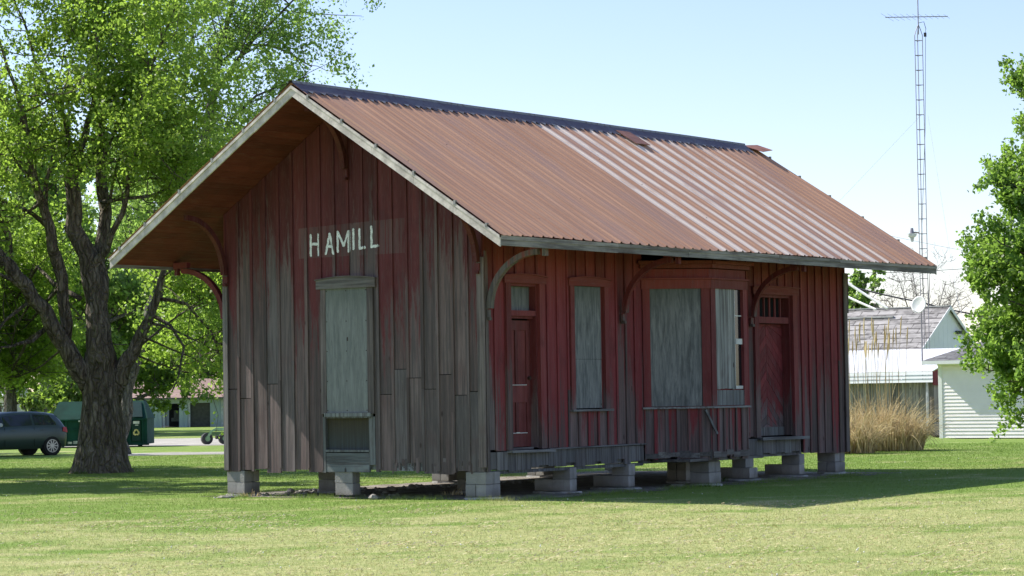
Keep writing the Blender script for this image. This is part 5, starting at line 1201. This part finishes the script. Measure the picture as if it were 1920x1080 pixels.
# hatchback car
def car():
    c0 = ground_at(98, 853.5)        # rear near wheel contact
    th = R(40); h = -rv*math.cos(th)-fv*math.sin(th); side = rv*(-math.sin(th))+fv*math.cos(th)   # forward, away from camera
    e = empty('parked_car', tuple(c0), 'dark green grey hatchback car parked in the maple shade', 'car'); e.scale = (.95, .95, .95)
    def P(x, y, z): return h*x+side*y+np.array([0, 0, z])       # x forward from rear axle, y across (0 near flank), z up
    Wc = 1.72
    paint = NT('car_paint'); paint.pbr((.045, .068, .068), .35, .15, None, .6); rub = simple('tyre_rubber', (.02, .02, .02), .8); gl = NT('car_glass'); gl.pbr((.02, .026, .03), .05, 0, None, .8)
    # sections along the length: x, sill z, belt z, roof z, belt inset, roof inset
    S = [(-.62, .42, .74, .76, .16, .22), (-.58, .30, .86, .98, .06, .30), (-.48, .26, .92, 1.18, .02, .30), (-.25, .25, .95, 1.36, .0, .26), (.1, .24, .96, 1.42, .0, .25), (.6, .22, .95, 1.45, .0, .24), (1.2, .22, .94, 1.45, .0, .24), (1.7, .22, .93, 1.40, .0, .25), (2.1, .22, .93, 1.20, .0, .28), (2.5, .23, .93, .97, .01, .28), (2.9, .26, .84, .88, .05, .3), (3.25, .30, .70, .74, .16, .35), (3.36, .36, .56, .60, .3, .4)]
    m = MB(); k = 12
    for (x, zs, zb, zr, ib, ir) in S:
        mid = (zs+zb)/2
        ring = [(ib+.05, zs), (ib-.01, mid), (ib+.0, zb-.08), (ib+.03, zb), (ir, zr-.05 if zr-zb > .1 else zr-.01), (ir+.12, zr)]
        ring = ring+[(Wc-a, z) for a, z in ring[::-1]]
        for (y, z) in ring: m.v.append(tuple(P(x, y, z)))
    for i in range(len(S)-1):
        for j in range(k):
            m.f.append((i*k+j, i*k+(j+1) % k, (i+1)*k+(j+1) % k, (i+1)*k+j)); m.r.append(.5)
            m.fm.append(0)
    m.f.append(tuple(range(k))); m.r.append(.5); m.fm.append(0); m.f.append(tuple((len(S)-1)*k+j for j in range(k))); m.r.append(.5); m.fm.append(0)
    body = m.build('body', paint.m, e, True)
    def lerp(x):
        for a, b in zip(S[:-1], S[1:]):
            if a[0] <= x <= b[0]:
                u_ = (x-a[0])/(b[0]-a[0]); return [a[q]+(b[q]-a[q])*u_ for q in range(6)]
    def gpt(x, f, out=.012, far=False):
        _, zs, zb, zr, ib, ir = lerp(x); y = (ib+.03)+(ir-ib-.03)*f; z = zb+(zr-.05-zb)*f
        return tuple(P(x, (Wc-y+out) if far else y-out, z))
    for far in (False, True):
        for (xs) in ((-.18, .0, .3, .62), (.70, 1.1, 1.5, 1.72), (1.76, 1.9, 2.2)):
            m = MB()
            for a, b in zip(xs[:-1], xs[1:]):
                fa = .12; ta, tb = .9, .9
                if xs[0] == -.18 and a == -.18: ta = .35
                if xs[-1] == 2.2 and b == 2.2: tb = .3
                m.quad([gpt(a, fa, far=far), gpt(b, fa, far=far), gpt(b, tb, far=far), gpt(a, ta, far=far)])
            m.build('side_window', gl.m, e)
    m = MB(); A_ = lerp(-.57); 
    m.quad([tuple(P(-.60, .34, .93)), tuple(P(-.60, Wc-.34, .93)), tuple(P(-.37, Wc-.38, 1.30)), tuple(P(-.37, .38, 1.30))]); m.build('rear_window', gl.m, e)
    m = MB(); m.quad([tuple(P(2.44, .28, 1.03)), tuple(P(2.44, Wc-.28, 1.03)), tuple(P(1.78, Wc-.38, 1.39)), tuple(P(1.78, .38, 1.39))]); m.build('windscreen', gl.m, e)
    for x in (0, 2.6):
        for y in (.09, Wc-.09):
            hw_ = bpy.data.objects.new('wheel', None)
            m = MB(); sg = -1 if y < 1 else 1; c_ = P(x, y, .31); m.disc(c_, side, .31, .2, 26); wh = m.build('wheel', rub, e)
            m = MB(); m.disc(c_+side*sg*.101, side, .205, .008, 24); m.build('rim_back', simple('rim_dark', (.05, .05, .055), .5), wh)
            m = MB()
            for q in range(10):
                a = q*math.pi/5; d = h*math.cos(a)+np.array([0, 0, 1])*math.sin(a); m.beam(c_+side*sg*.11+d*.03, c_+side*sg*.11+d*.20, .032, .012, tuple(side))
            m.disc(c_+side*sg*.112, side, .05, .014, 12)
            for q in range(24):
                a, b = q*math.pi/12, (q+1)*math.pi/12; d1 = h*math.cos(a)+np.array([0, 0, 1])*math.sin(a); d2 = h*math.cos(b)+np.array([0, 0, 1])*math.sin(b); m.beam(c_+side*sg*.11+d1*.205, c_+side*sg*.11+d2*.205, .02, .012, tuple(side))
            m.build('rim', simple('alloy', (.5, .5, .5), .3, .6, .05), wh)
            m = MB(); m.disc(P(x, y-sg*.02, .33), side, .365, .155, 26); m.build('wheel_arch', simple('arch_black', (.015, .015, .016), .8), e) 
    m = MB(); m.hexa([tuple(P(x, y, z)) for x, y, z in ((-.60, .03, .74), (-.40, -.012, .78), (-.40, .2, .78), (-.63, .3, .74), (-.57, .06, .92), (-.42, .0, .92), (-.42, .2, .92), (-.59, .3, .92))]); m.build('tail_light', simple('tail_red', (.45, .03, .04), .3), e)
    m = MB(); m.hexa([tuple(P(x, y, z)) for x, y, z in ((-.60, Wc-.03, .74), (-.40, Wc+.012, .78), (-.40, Wc-.2, .78), (-.63, Wc-.3, .74), (-.57, Wc-.06, .92), (-.42, Wc-.0, .92), (-.42, Wc-.2, .92), (-.59, Wc-.3, .92))]); m.build('tail_light', simple('tail_red', (.45, .03, .04), .3), e)
    m = MB(); m.tube([P(1.98, .0, 1.0), P(1.99, -.1, 1.02), P(2.0, -.24, 1.03)], [.04, .075, .06], 8); m.build('mirror', simple('mirror_silver', (.45, .47, .48), .3), e)
    for x in (.25, 1.35):
        m = MB(); m.beam(P(x, -.018, .84), P(x+.17, -.018, .84), .02, .02); m.build('handle', paint.m, e)
    m = MB()
    for x in (.66, 1.74): m.beam(P(x, -.004, .3), P(x, .004, .93), .008, .012, tuple(h))
    m.build('door_seam', simple('arch_black', (.015, .015, .016), .8), e)
car()

# farm implement: two gauge wheels on a light green arm
c0 = ground_at(388, 833.5); DD = float((c0-CAM)@fv); s_ = DD/FOC
im = empty('farm_implement', tuple(c0), 'pale green farm implement frame with two black gauge wheels at the depot corner', 'farm implement')
ip = lambda a, d, z: rv*(a-388)*s_+fv*d+np.array([0, 0, z])
for a, d in ((388, 0), (419, .25)):
    m = MB(); c_ = ip(a, d, .215); ax_ = rv*.45-fv*.89; m.tube([c_-ax_*.09, c_-ax_*.07, c_+ax_*.07, c_+ax_*.09], [.17, .215, .215, .17], 20); wh = m.build('wheel', simple('grey_tyre', (.055, .055, .055), .8), im, False)
    m = MB(); m.disc(c_+ax_*.095, ax_, .10, .02, 16); m.build('hub', simple('hub_green', (.25, .42, .22), .5), wh)
GF = simple('pale_green_paint', (.28, .48, .26), .5)
m = MB(); m.beam(ip(389, -.14, .2), ip(397, -.2, .48), .05, .07); m.beam(ip(397, -.2, .48), ip(408, -.15, .60), .06, .07); m.beam(ip(404, -.1, .57), ip(440, .1, .55), .1, .1); m.beam(ip(440, .1, .5), ip(520, .3, .5), .12, .12); m.build('arm', GF, im)
m = MB(); m.beam(ip(405, .0, .25), ip(417, .2, .28), .1, .12); m.build('axle_bracket', simple('dark_iron', (.06, .055, .05), .7), im)
